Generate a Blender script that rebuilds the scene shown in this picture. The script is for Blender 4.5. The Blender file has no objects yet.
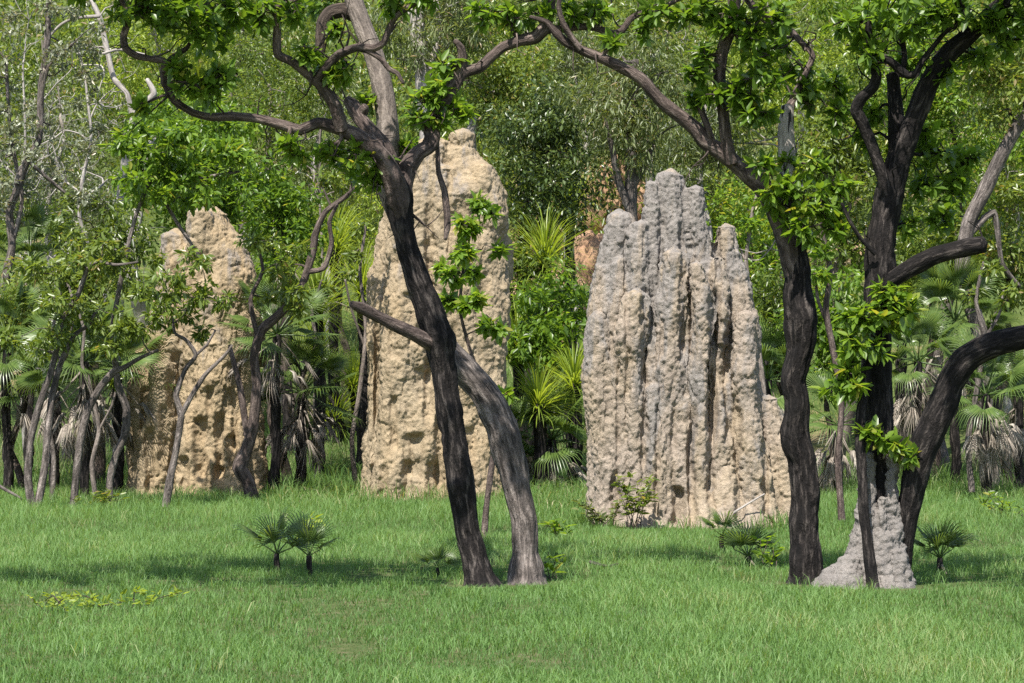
import bpy, math, random
import numpy as np
from mathutils import Vector, Matrix

random.seed(7)
RNG = np.random.default_rng(7)
S = bpy.context.scene
COL = S.collection
F = 2904.0          # focal length in pixels of a 1024 px wide frame
HOR = 370.0         # image row of the horizon
CAMZ = 1.6

# ------------------------------------------------------------------ basics
def P(px, py, D):
    return np.array([(px - 512.0) / F * D, D, CAMZ + (HOR - py) / F * D])

def hash3(ix, iy, iz, seed=0):
    h = (ix * 374761393 + iy * 668265263 + iz * 2147483647 + seed * 974711) & 0xFFFFFFFF
    h = ((h ^ (h >> 13)) * 1274126177) & 0xFFFFFFFF
    h = ((h ^ (h >> 16)) * 2246822519) & 0xFFFFFFFF
    return ((h ^ (h >> 15)) & 0xFFFFFF) / float(0xFFFFFF)

def vnoise(p, seed=0):
    p = np.asarray(p, dtype=np.float64)
    i = np.floor(p).astype(np.int64); f = p - i
    u = f * f * (3 - 2 * f)
    r = np.zeros(len(p))
    for dx in (0, 1):
        wx = u[:, 0] if dx else 1 - u[:, 0]
        for dy in (0, 1):
            wy = u[:, 1] if dy else 1 - u[:, 1]
            for dz in (0, 1):
                wz = u[:, 2] if dz else 1 - u[:, 2]
                r += wx * wy * wz * hash3(i[:, 0] + dx, i[:, 1] + dy, i[:, 2] + dz, seed)
    return r * 2 - 1

def fbm(p, oct=4, seed=0, gain=0.5):
    a, s, t = 1.0, np.zeros(len(p)), 0.0
    q = np.array(p, dtype=np.float64)
    for k in range(oct):
        s += a * vnoise(q, seed + k * 17); t += a
        a *= gain; q = q * 2.03 + 13.7
    return s / t

def worley(p, seed=0):
    p = np.asarray(p, dtype=np.float64)
    i = np.floor(p).astype(np.int64)
    d1 = np.full(len(p), 9.0); d2 = np.full(len(p), 9.0)
    for dx in (-1, 0, 1):
        for dy in (-1, 0, 1):
            for dz in (-1, 0, 1):
                c = i + np.array([dx, dy, dz])
                q = np.stack([c[:, k] + hash3(c[:, 0], c[:, 1], c[:, 2], seed + 31 * k + 5) for k in range(3)], 1)
                d = np.sqrt(((q - p) ** 2).sum(1))
                m = d < d1
                d2 = np.where(m, d1, np.minimum(d2, d)); d1 = np.where(m, d, d1)
    return d1, d2

def gz(x, y):
    x = np.asarray(x, dtype=np.float64); y = np.asarray(y, dtype=np.float64)
    t = np.maximum(0, y - 41.0 - 1.2 * np.sin(x * 0.35 + 1.0))
    z = 0.33 * t * t / (t + 6.0)
    z = np.where(z > 14, 14 + 8 * (1 - np.exp(-(z - 14) / 8.0)), z)
    sh = x.shape
    n = vnoise(np.stack([x.ravel() * 0.35, y.ravel() * 0.35, np.zeros(x.size)], 1), 3).reshape(sh)
    n2 = vnoise(np.stack([x.ravel() * 0.12, y.ravel() * 0.12, np.zeros(x.size)], 1), 4).reshape(sh)
    return z + n * 0.03 + n2 * np.clip((y - 42) / 20.0, 0, 1) * 0.9

def g1(x, y):
    return float(gz(np.array([x]), np.array([y]))[0])

# ------------------------------------------------------------------ meshes
class Acc:
    def __init__(s):
        s.v, s.q, s.t, s.bk, s.lv, s.n = [], [], [], [], [], 0
    def add(s, v, quads=None, tris=None, bk=None, lv=None):
        v = np.asarray(v, dtype=np.float64).reshape(-1, 3)
        if quads is not None and len(quads): s.q.append(np.asarray(quads, dtype=np.int64) + s.n)
        if tris is not None and len(tris): s.t.append(np.asarray(tris, dtype=np.int64) + s.n)
        s.v.append(v)
        s.bk.append(np.zeros((len(v), 3)) if bk is None else bk)
        s.lv.append(np.full(len(v), 0.5) if lv is None else np.broadcast_to(lv, (len(v),)))
        s.n += len(v)
    def empty(s): return s.n == 0
    def build(s, name, mat, parent=None, smooth=False, bark=False):
        V = np.concatenate(s.v); q = np.concatenate(s.q) if s.q else np.zeros((0, 4), int)
        t = np.concatenate(s.t) if s.t else np.zeros((0, 3), int)
        off = np.zeros(3)
        if parent is not None: off = np.array(parent.location)
        V = V - off
        me = bpy.data.meshes.new(name)
        me.vertices.add(len(V)); me.vertices.foreach_set("co", V.ravel().astype(np.float32))
        nl = q.size + t.size
        me.loops.add(nl)
        me.loops.foreach_set("vertex_index", np.concatenate([q.ravel(), t.ravel()]).astype(np.int32))
        me.polygons.add(len(q) + len(t))
        st = np.concatenate([np.arange(len(q)) * 4, q.size + np.arange(len(t)) * 3]).astype(np.int32)
        me.polygons.foreach_set("loop_start", st)
        if smooth: me.polygons.foreach_set("use_smooth", np.ones(len(q) + len(t), dtype=bool))
        if bark:
            a = me.attributes.new("bk", 'FLOAT_VECTOR', 'POINT'); a.data.foreach_set("vector", np.concatenate(s.bk).ravel().astype(np.float32))
        else:
            a = me.attributes.new("lv", 'FLOAT', 'POINT'); a.data.foreach_set("value", np.concatenate(s.lv).astype(np.float32))
        me.update(calc_edges=True); me.validate()
        me.materials.append(mat)
        o = bpy.data.objects.new(name, me); COL.objects.link(o)
        if parent is not None: o.parent = parent
        return o

def thing(name, label, cat, loc, group=None):
    o = bpy.data.objects.new(name, None); COL.objects.link(o)
    o.empty_display_size = 0.2
    o.location = [float(c) for c in loc]
    o['label'] = label; o['category'] = cat
    if group: o['group'] = group
    return o

def tag(o, label, cat, group=None):
    o['label'] = label; o['category'] = cat
    if group: o['group'] = group
    return o

def nrm(v):
    v = np.asarray(v, dtype=np.float64)
    return v / np.maximum(1e-9, np.linalg.norm(v, axis=-1, keepdims=True))

def spline(pts, rad, step):
    pts = np.asarray(pts, dtype=np.float64); rad = np.asarray(rad, dtype=np.float64)
    n = len(pts); op, orr = [], []
    for i in range(n - 1):
        p0 = pts[max(0, i - 1)]; p1 = pts[i]; p2 = pts[i + 1]; p3 = pts[min(n - 1, i + 2)]
        k = max(1, int(math.ceil(np.linalg.norm(p2 - p1) / step)))
        t = (np.arange(k) / k)[:, None]
        op.append(.45 * (p1 * (1 - t) + p2 * t) + .55 * 0.5 * ((2 * p1) + (-p0 + p2) * t + (2 * p0 - 5 * p1 + 4 * p2 - p3) * t * t + (-p0 + 3 * p1 - 3 * p2 + p3) * t ** 3))
        orr.append(rad[i] * (1 - t[:, 0]) + rad[i + 1] * t[:, 0])
    op.append(pts[-1:]); orr.append(rad[-1:])
    return np.concatenate(op), np.concatenate(orr)

def tube(acc, pts, rad, sides=8, step=0.1, rough=0.0, seed=0, wig=0.0, cap=True, lv=0.5):
    c, r = spline(pts, rad, step)
    n = len(c)
    if wig > 0:
        s = np.linspace(0, 1, n)[:, None] * 0 + np.cumsum(np.r_[0, np.linalg.norm(np.diff(c, axis=0), axis=1)])[:, None]
        env = np.clip(s / 0.3, 0, 1)
        for k in range(3):
            q = np.concatenate([s * 2.2, np.full((n, 1), seed * 1.37 + k * 9.1), np.zeros((n, 1))], 1)
            c[:, k] += wig * vnoise(q, 11 + k) * env[:, 0]
    tan = nrm(np.gradient(c, axis=0)) if n > 1 else np.array([[0, 0, 1.0]])
    up = np.array([1.0, 0, 0]) if abs(tan[0][0]) < 0.9 else np.array([0, 1.0, 0])
    fx = nrm(np.cross(np.cross(tan[0], up), tan[0]))
    X = np.zeros((n, 3)); X[0] = fx
    for i in range(1, n):
        v = X[i - 1] - tan[i] * np.dot(X[i - 1], tan[i]); X[i] = nrm(v)
    Y = np.cross(tan, X)
    th = np.arange(sides) / sides * 2 * math.pi
    ct, st = np.cos(th), np.sin(th)
    arc = np.cumsum(np.r_[0, np.linalg.norm(np.diff(c, axis=0), axis=1)])
    rr = np.repeat(r[:, None], sides, 1)
    R0 = max(0.02, float(np.mean(r)))
    bk = np.stack([np.broadcast_to(ct * R0, (n, sides)), np.broadcast_to(st * R0, (n, sides)), np.repeat(arc[:, None], sides, 1)], 2).reshape(-1, 3)
    bk = bk + np.array([seed * 0.731 % 5, seed * 0.317 % 5, seed * 1.91 % 7])
    if rough > 0:
        b = bk.copy()
        d = fbm(b * np.array([30, 30, 5.0]), 3, seed) * 0.7 + fbm(b * np.array([8, 8, 3.5]), 2, seed + 5) * 1.3 + fbm(b * np.array([2.5, 2.5, 5.0]), 2, seed + 9) * .8
        fz = np.clip(1 - np.abs(fbm(b * np.array([22, 22, 3.2]), 2, seed + 3)) * 5, 0, 1)
        d = d - .8 * fz + .5 * np.clip(fbm(b * np.array([5, 5, 4.0]), 2, seed + 21) - .25, 0, 1) * 3
        rr = rr * (1 + rough * d.reshape(n, sides)) 
    V = c[:, None, :] + rr[:, :, None] * (ct[None, :, None] * X[:, None, :] + st[None, :, None] * Y[:, None, :])
    V = V.reshape(-1, 3)
    i = np.arange(n - 1)[:, None] * sides; j = np.arange(sides)[None, :]; j2 = (j + 1) % sides
    Q = np.stack([i + j, i + j2, i + sides + j2, i + sides + j], 2).reshape(-1, 4)
    T = None
    if cap:
        V = np.concatenate([V, (c[-1] + tan[-1] * r[-1] * 0.5)[None]])
        bk = np.concatenate([bk, bk[-1:]])
        a = (n - 1) * sides
        T = np.stack([a + np.arange(sides), a + (np.arange(sides) + 1) % sides, np.full(sides, n * sides)], 1)
    acc.add(V, Q, T, bk=bk, lv=lv)
    return c, r

def leaves(acc, pos, dirs, up, L, W, lv, broad=True, droop=0.15, fold=0.12):
    n = len(pos)
    d = nrm(dirs); x = np.cross(d, up); x = nrm(x); nn = np.cross(x, d)
    L = np.broadcast_to(L, (n,))[:, None]; W = np.broadcast_to(W, (n,))[:, None]
    base = pos; tip = pos + d * L - nn * L * droop
    if broad:
        def pt(u, w): return pos + d * L * u + x * W * w + nn * (abs(w) * fold * W * 2 - L * droop * u * u)
        V = np.stack([base, pt(.33, -.5), pt(.72, -.38), tip, pt(.72, .38), pt(.33, .5)], 1).reshape(-1, 3)
        k = np.arange(n)[:, None] * 6
        Q = np.concatenate([k + np.array([[0, 3, 2, 1]]), k + np.array([[0, 5, 4, 3]])])
        acc.add(V, Q, None, lv=np.repeat(lv, 6))
    else:
        a = pos + d * L * .45 - x * W * .5 + nn * W * fold; b = pos + d * L * .45 + x * W * .5 + nn * W * fold
        V = np.stack([base, a, tip, b], 1).reshape(-1, 3)
        k = np.arange(n)[:, None] * 4
        T = np.concatenate([k + np.array([[0, 2, 1]]), k + np.array([[0, 3, 2]])])
        acc.add(V, None, T, lv=np.repeat(lv, 4))

def rdir(n, rng):
    v = rng.normal(size=(n, 3)); return nrm(v)

# ------------------------------------------------------------------ materials
def newmat(name):
    m = bpy.data.materials.new(name); m.use_nodes = True
    nt = m.node_tree; nt.nodes.clear()
    out = nt.nodes.new('ShaderNodeOutputMaterial')
    return m, nt, out

def ramp(nt, src, stops, interp='LINEAR'):
    r = nt.nodes.new('ShaderNodeValToRGB'); e = r.color_ramp.elements
    r.color_ramp.interpolation = interp
    e[0].position = stops[0][0]; e[0].color = (*stops[0][1], 1)
    e[1].position = stops[-1][0]; e[1].color = (*stops[-1][1], 1)
    for p, c in stops[1:-1]:
        k = e.new(p); k.color = (*c, 1)
    nt.links.new(src, r.inputs[0])
    return r.outputs[0]

def attr(nt, name):
    a = nt.nodes.new('ShaderNodeAttribute'); a.attribute_name = name
    return a

def scaled(nt, src, sc):
    m = nt.nodes.new('ShaderNodeVectorMath'); m.operation = 'MULTIPLY'
    nt.links.new(src, m.inputs[0]); m.inputs[1].default_value = sc
    return m.outputs[0]

def noise(nt, vec, scale, detail=4, rough=0.55, dist=0.0):
    n = nt.nodes.new('ShaderNodeTexNoise')
    n.inputs['Scale'].default_value = scale; n.inputs['Detail'].default_value = detail
    n.inputs['Roughness'].default_value = rough; n.inputs['Distortion'].default_value = dist
    if vec is not None: nt.links.new(vec, n.inputs['Vector'])
    return n.outputs[0]

def mix(nt, fac, a, b, mode='MIX'):
    m = nt.nodes.new('ShaderNodeMix'); m.data_type = 'RGBA'; m.blend_type = mode
    for s, v in ((0, fac), (6, a), (7, b)):
        if hasattr(v, 'is_output'): nt.links.new(v, m.inputs[s])
        elif s == 0: m.inputs[0].default_value = v
        else: m.inputs[s].default_value = (*v, 1)
    return m.outputs[2]

def bump(nt, h, strength, dist):
    b = nt.nodes.new('ShaderNodeBump'); b.inputs['Strength'].default_value = strength
    b.inputs['Distance'].default_value = dist; nt.links.new(h, b.inputs['Height'])
    return b.outputs[0]

def principled(nt, out, col, rough=0.8, spec=0.3, normal=None):
    p = nt.nodes.new('ShaderNodeBsdfPrincipled')
    if hasattr(col, 'is_output'): nt.links.new(col, p.inputs['Base Color'])
    else: p.inputs['Base Color'].default_value = (*col, 1)
    p.inputs['Roughness'].default_value = rough
    p.inputs['Specular IOR Level'].default_value = spec
    if normal is not None: nt.links.new(normal, p.inputs['Normal'])
    if out is not None: nt.links.new(p.outputs[0], out.inputs[0])
    return p

def leafmat(name, stops, trans=0.35, rough=0.42, spec=0.4, tgain=1.5):
    m, nt, out = newmat(name)
    a = attr(nt, 'lv')
    c = ramp(nt, a.outputs['Fac'], stops)
    p = principled(nt, None, c, rough, spec)
    t = nt.nodes.new('ShaderNodeBsdfTranslucent')
    tc = mix(nt, 1.0, c, (1.25 * tgain, 1.15 * tgain, 0.5 * tgain), 'MULTIPLY')
    nt.links.new(tc, t.inputs[0])
    mx = nt.nodes.new('ShaderNodeMixShader'); mx.inputs[0].default_value = trans
    nt.links.new(p.outputs[0], mx.inputs[1]); nt.links.new(t.outputs[0], mx.inputs[2])
    nt.links.new(mx.outputs[0], out.inputs[0])
    return m

LM = {
 'bright': leafmat('leaf_bright', [(0, (.050, .096, .014)), (.5, (.112, .198, .024)), (.85, (.178, .270, .036)), (1, (.26, .26, .05))], .5, .36, .5),
 'mid': leafmat('leaf_mid', [(0, (.040, .068, .014)), (.55, (.124, .178, .031)), (.9, (.195, .245, .055)), (1, (.24, .19, .07))], .44, .34, .55),
 'dark': leafmat('leaf_dark', [(0, (.020, .040, .012)), (.6, (.056, .090, .024)), (1, (.105, .145, .038))], 0.28, .34, .55),
 'olive': leafmat('leaf_olive', [(0, (.055, .078, .028)), (.6, (.125, .160, .054)), (.92, (.190, .215, .085)), (1, (.24, .18, .10))], .4, .38, .55),
 'grey': leafmat('leaf_grey', [(0, (.085, .100, .062)), (.6, (.18, .198, .125)), (.93, (.29, .305, .22)), (1, (.26, .20, .12))], 0.28, .36, .55),
 'lime': leafmat('leaf_lime', [(0, (.105, .155, .020)), (.55, (.205, .278, .036)), (1, (.28, .34, .07))], 0.45, .4, .4),
 'palm': leafmat('palm_green', [(0, (.050, .092, .024)), (.6, (.110, .172, .042)), (1, (.200, .250, .080))], 0.38, 0.34, .55),
 'dead': leafmat('dead_frond', [(0, (.12, .10, .082)), (.5, (.28, .24, .20)), (1, (.46, .42, .36))], 0.2, 0.8, 0.1, 0.8),
 'grass': leafmat('grass_green', [(0, (.068, .134, .036)), (.45, (.120, .222, .060)), (.8, (.166, .275, .086)), (1, (.28, .31, .14))], 0.42, 0.5, 0.3, 1.35),
 'tall': leafmat('tall_grass', [(0, (.060, .130, .032)), (.6, (.125, .215, .056)), (.85, (.22, .27, .11)), (1, (.44, .39, .25))], 0.4, 0.6, 0.2),
}

def barkmat(name, dark, mid, light, thr=0.5, soft=0.18, sc=1.0, bstr=0.9, mott=None):
    m, nt, out = newmat(name)
    a = attr(nt, 'bk').outputs['Vector']
    v1 = scaled(nt, a, (34 * sc, 34 * sc, 6 * sc))
    fur = noise(nt, v1, 1.0, 5, 0.65, 0.6)
    v2 = scaled(nt, a, (5, 5, 1.7))
    pat = noise(nt, v2, 1.0, 4, 0.6, 0.4)
    v3 = scaled(nt, a, (70 * sc, 70 * sc, 30 * sc))
    fine = noise(nt, v3, 1.0, 3, 0.7)
    c = ramp(nt, fur, [(.34, dark), (.52, mid), (.72, light)])
    f = ramp(nt, pat, [(thr - soft, (0, 0, 0)), (thr + soft, (1, 1, 1))])
    c2 = mix(nt, f, mix(nt, 0.75, c, dark), c)
    c3 = mix(nt, 0.35, c2, ramp(nt, fine, [(.3, (.35, .33, .32)), (.7, (1.6, 1.55, 1.5))]), 'MULTIPLY')
    if mott:
        mt = ramp(nt, noise(nt, scaled(nt, a, (9, 9, 4.5)), 1.0, 2, 0.5, 0.8), [(.54, (0, 0, 0)), (.57, (1, 1, 1))])
        c3 = mix(nt, mt, c3, mott)
    h = nt.nodes.new('ShaderNodeMath'); h.operation = 'ADD'
    nt.links.new(fur, h.inputs[0]); nt.links.new(fine, h.inputs[1])
    principled(nt, out, c3, 0.9, 0.15, bump(nt, h.outputs[0], bstr, 0.02))
    return m

BM = {
 'char': barkmat('bark_charred', (.007, .0065, .0065), (.024, .020, .019), (.17, .145, .13), .54),
 'charlight': barkmat('bark_grey_brown', (.030, .026, .024), (.15, .128, .115), (.38, .33, .30), .42),
 'brown': barkmat('bark_brown', (.020, .016, .014), (.075, .058, .048), (.22, .175, .145), .50),
 'limb': barkmat('bark_limb', (.028, .022, .020), (.115, .088, .078), (.30, .24, .21), .45),
 'pale': barkmat('bark_pale', (.16, .145, .135), (.34, .31, .285), (.50, .47, .44), .40, .2, .6, .4),
 'ashen': barkmat('bark_ashen', (.085, .072, .064), (.205, .172, .150), (.38, .33, .29), .42, .2, .8, .7),
 'mottled': barkmat('bark_pale_mottled', (.20, .18, .165), (.38, .35, .32), (.52, .48, .44), .40, .2, .6, .4, (.03, .028, .026)),
 'grey': barkmat('bark_grey', (.045, .038, .035), (.13, .112, .10), (.28, .25, .23), .45),
}

def moundmat(name, base, ochre, grey, greyamt, ztop):
    m, nt, out = newmat(name)
    tc = nt.nodes.new('ShaderNodeTexCoord').outputs['Object']
    big = noise(nt, scaled(nt, tc, (1.6, 1.6, .8)), 1.0, 4, .6, .3)
    med = noise(nt, tc, 9.0, 6, .65)
    fine = noise(nt, tc, 55.0, 5, .7)
    grit = noise(nt, tc, 160.0, 3, .7)
    c = mix(nt, ramp(nt, big, [(.42, (0, 0, 0)), (.66, (1, 1, 1))]), base, ochre)
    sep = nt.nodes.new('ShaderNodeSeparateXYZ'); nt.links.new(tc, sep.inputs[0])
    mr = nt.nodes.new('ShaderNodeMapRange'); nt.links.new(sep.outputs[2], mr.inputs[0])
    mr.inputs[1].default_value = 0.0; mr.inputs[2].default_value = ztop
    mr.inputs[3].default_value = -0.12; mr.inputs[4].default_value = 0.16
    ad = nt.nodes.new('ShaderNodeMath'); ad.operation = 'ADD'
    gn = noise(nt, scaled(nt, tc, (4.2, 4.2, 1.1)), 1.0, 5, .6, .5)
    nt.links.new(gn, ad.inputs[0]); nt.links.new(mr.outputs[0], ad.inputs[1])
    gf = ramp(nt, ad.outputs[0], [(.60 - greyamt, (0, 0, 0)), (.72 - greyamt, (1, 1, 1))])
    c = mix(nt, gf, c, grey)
    c = mix(nt, .55, c, ramp(nt, med, [(.3, (.62, .60, .58)), (.7, (1.35, 1.33, 1.3))]), 'MULTIPLY')
    c = mix(nt, .5, c, ramp(nt, fine, [(.3, (.5, .49, .48)), (.7, (1.45, 1.45, 1.45))]), 'MULTIPLY')
    b1 = bump(nt, med, .35, .05)
    b2 = nt.nodes.new('ShaderNodeBump'); b2.inputs['Strength'].default_value = .95; b2.inputs['Distance'].default_value = .018
    nt.links.new(fine, b2.inputs['Height']); nt.links.new(b1, b2.inputs['Normal'])
    b3 = nt.nodes.new('ShaderNodeBump'); b3.inputs['Strength'].default_value = .8; b3.inputs['Distance'].default_value = .008
    nt.links.new(grit, b3.inputs['Height']); nt.links.new(b2.outputs[0], b3.inputs['Normal'])
    principled(nt, out, c, .95, .1, b3.outputs[0])
    return m

def groundmat():
    m, nt, out = newmat('ground_soil_and_turf')
    tc = nt.nodes.new('ShaderNodeTexCoord').outputs['Object']
    sep = nt.nodes.new('ShaderNodeSeparateXYZ'); nt.links.new(tc, sep.inputs[0])
    turf = ramp(nt, noise(nt, tc, 6.0, 6, .7), [(.3, (.040, .060, .018)), (.5, (.075, .095, .032)), (.7, (.15, .125, .075))])
    earth = ramp(nt, noise(nt, tc, .9, 8, .65), [(.3, (.17, .105, .065)), (.5, (.30, .20, .13)), (.7, (.36, .27, .17))])
    gr = ramp(nt, noise(nt, tc, .55, 5, .6), [(.34, (0, 0, 0)), (.44, (1, 1, 1))])
    ds = nt.nodes.new('ShaderNodeVectorMath'); ds.operation = 'DISTANCE'; nt.links.new(tc, ds.inputs[0]); ds.inputs[1].default_value = (1.6, 55, 4)
    dm = nt.nodes.new('ShaderNodeMapRange'); nt.links.new(ds.outputs['Value'], dm.inputs[0]); dm.inputs[1].default_value = 2.5; dm.inputs[2].default_value = 5.0
    gf = nt.nodes.new('ShaderNodeMath'); gf.operation = 'MULTIPLY'; nt.links.new(gr, gf.inputs[0]); nt.links.new(dm.outputs[0], gf.inputs[1])
    leafy = ramp(nt, noise(nt, tc, 5.0, 6, .7), [(.3, (.035, .055, .016)), (.6, (.085, .11, .032)), (.8, (.15, .15, .06))])
    earth = mix(nt, gf.outputs[0], earth, leafy)
    mr = nt.nodes.new('ShaderNodeMapRange'); nt.links.new(sep.outputs[1], mr.inputs[0])
    mr.inputs[1].default_value = 43; mr.inputs[2].default_value = 47
    c = mix(nt, mr.outputs[0], turf, earth)
    principled(nt, out, c, .95, .1, bump(nt, noise(nt, tc, 14.0, 6, .7), .6, .05))
    return m

# ------------------------------------------------------------------ world, sun, camera
EL, AZ = math.radians(57), math.radians(20)
sd = Vector((-math.sin(AZ) * math.cos(EL), -math.cos(AZ) * math.cos(EL), math.sin(EL)))
w = bpy.data.worlds.new("World"); S.world = w; w.use_nodes = True
nt = w.node_tree
sky = nt.nodes.new('ShaderNodeTexSky'); sky.sky_type = 'NISHITA'; sky.sun_disc = False
sky.sun_elevation = EL; sky.sun_rotation = math.atan2(sd.x, sd.y) % (2 * math.pi)
bg = nt.nodes['Background']; bg.inputs[1].default_value = 0.11
nt.links.new(sky.outputs[0], bg.inputs[0])
sl = bpy.data.lights.new('sun', 'SUN'); sl.energy = 4.9; sl.angle = math.radians(0.5); sl.color = (1, .955, .88)
so = bpy.data.objects.new('sun', sl); COL.objects.link(so); so.location = (0, -5, 30)
so.rotation_euler = sd.to_track_quat('Z', 'Y').to_euler()
cam = bpy.data.cameras.new('camera'); co = bpy.data.objects.new('camera', cam); COL.objects.link(co)
co.location = (0, 0, CAMZ); co.rotation_euler = (math.radians(90), 0, 0)
cam.sensor_width = 36; cam.lens = 36 * F / 1024; cam.shift_y = (HOR - 341.5) / 1024
cam.clip_end = 2000; cam.clip_start = 0.1
S.camera = co
S.view_settings.view_transform = 'Standard'; S.view_settings.look = 'None'
S.view_settings.exposure = 1.05; S.view_settings.gamma = 1; S.view_settings.use_curve_mapping = False
S.render.engine = 'CYCLES'
S.cycles.max_bounces = 6; S.cycles.diffuse_bounces = 3; S.cycles.glossy_bounces = 2
S.cycles.transmission_bounces = 4; S.cycles.transparent_max_bounces = 4
S.cycles.use_denoising = False
S.cycles.sample_clamp_indirect = 6

# ------------------------------------------------------------------ ground
def make_ground():
    xs = np.concatenate([np.linspace(-220, -24, 30), np.linspace(-22, 22, 90), np.linspace(24, 220, 30)])
    ys = np.concatenate([np.linspace(-60, 8, 12), np.linspace(10, 100, 150), np.linspace(104, 420, 40)])
    X, Y = np.meshgrid(xs, ys)
    Z = gz(X, Y)
    V = np.stack([X.ravel(), Y.ravel(), Z.ravel()], 1)
    nx, ny = len(xs), len(ys)
    i = np.arange(ny - 1)[:, None] * nx; j = np.arange(nx - 1)[None, :]
    Q = np.stack([i + j, i + j + 1, i + nx + j + 1, i + nx + j], 2).reshape(-1, 4)
    a = Acc(); a.add(V, Q)
    o = a.build('ground', groundmat(), smooth=True); o['kind'] = 'structure'
make_ground()

def blades(acc, x, y, h, wd, lv, lean, rng):
    n = len(x)
    z = gz(x, y) - 0.01
    b = np.stack([x, y, z], 1)
    yaw = rng.uniform(0, 2 * math.pi, n); side = np.stack([np.cos(yaw), np.sin(yaw), np.zeros(n)], 1)
    la = rng.uniform(0, 2 * math.pi, n); ld = np.stack([np.cos(la), np.sin(la), np.zeros(n)], 1)
    up = np.array([0, 0, 1.0])
    h = h[:, None]; wd = wd[:, None]; lean = lean[:, None]
    m = b + up * h * .6 + ld * h * lean * .35
    t = b + up * h * (1 - .35 * lean) + ld * h * lean
    V = np.stack([b - side * wd * .5, b + side * wd * .5, m + side * wd * .38, m - side * wd * .38, t], 1).reshape(-1, 3)
    k = np.arange(n)[:, None] * 5
    acc.add(V, k + np.array([[0, 1, 2, 3]]), k + np.array([[3, 2, 4]]), lv=np.repeat(lv, 5))

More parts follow.
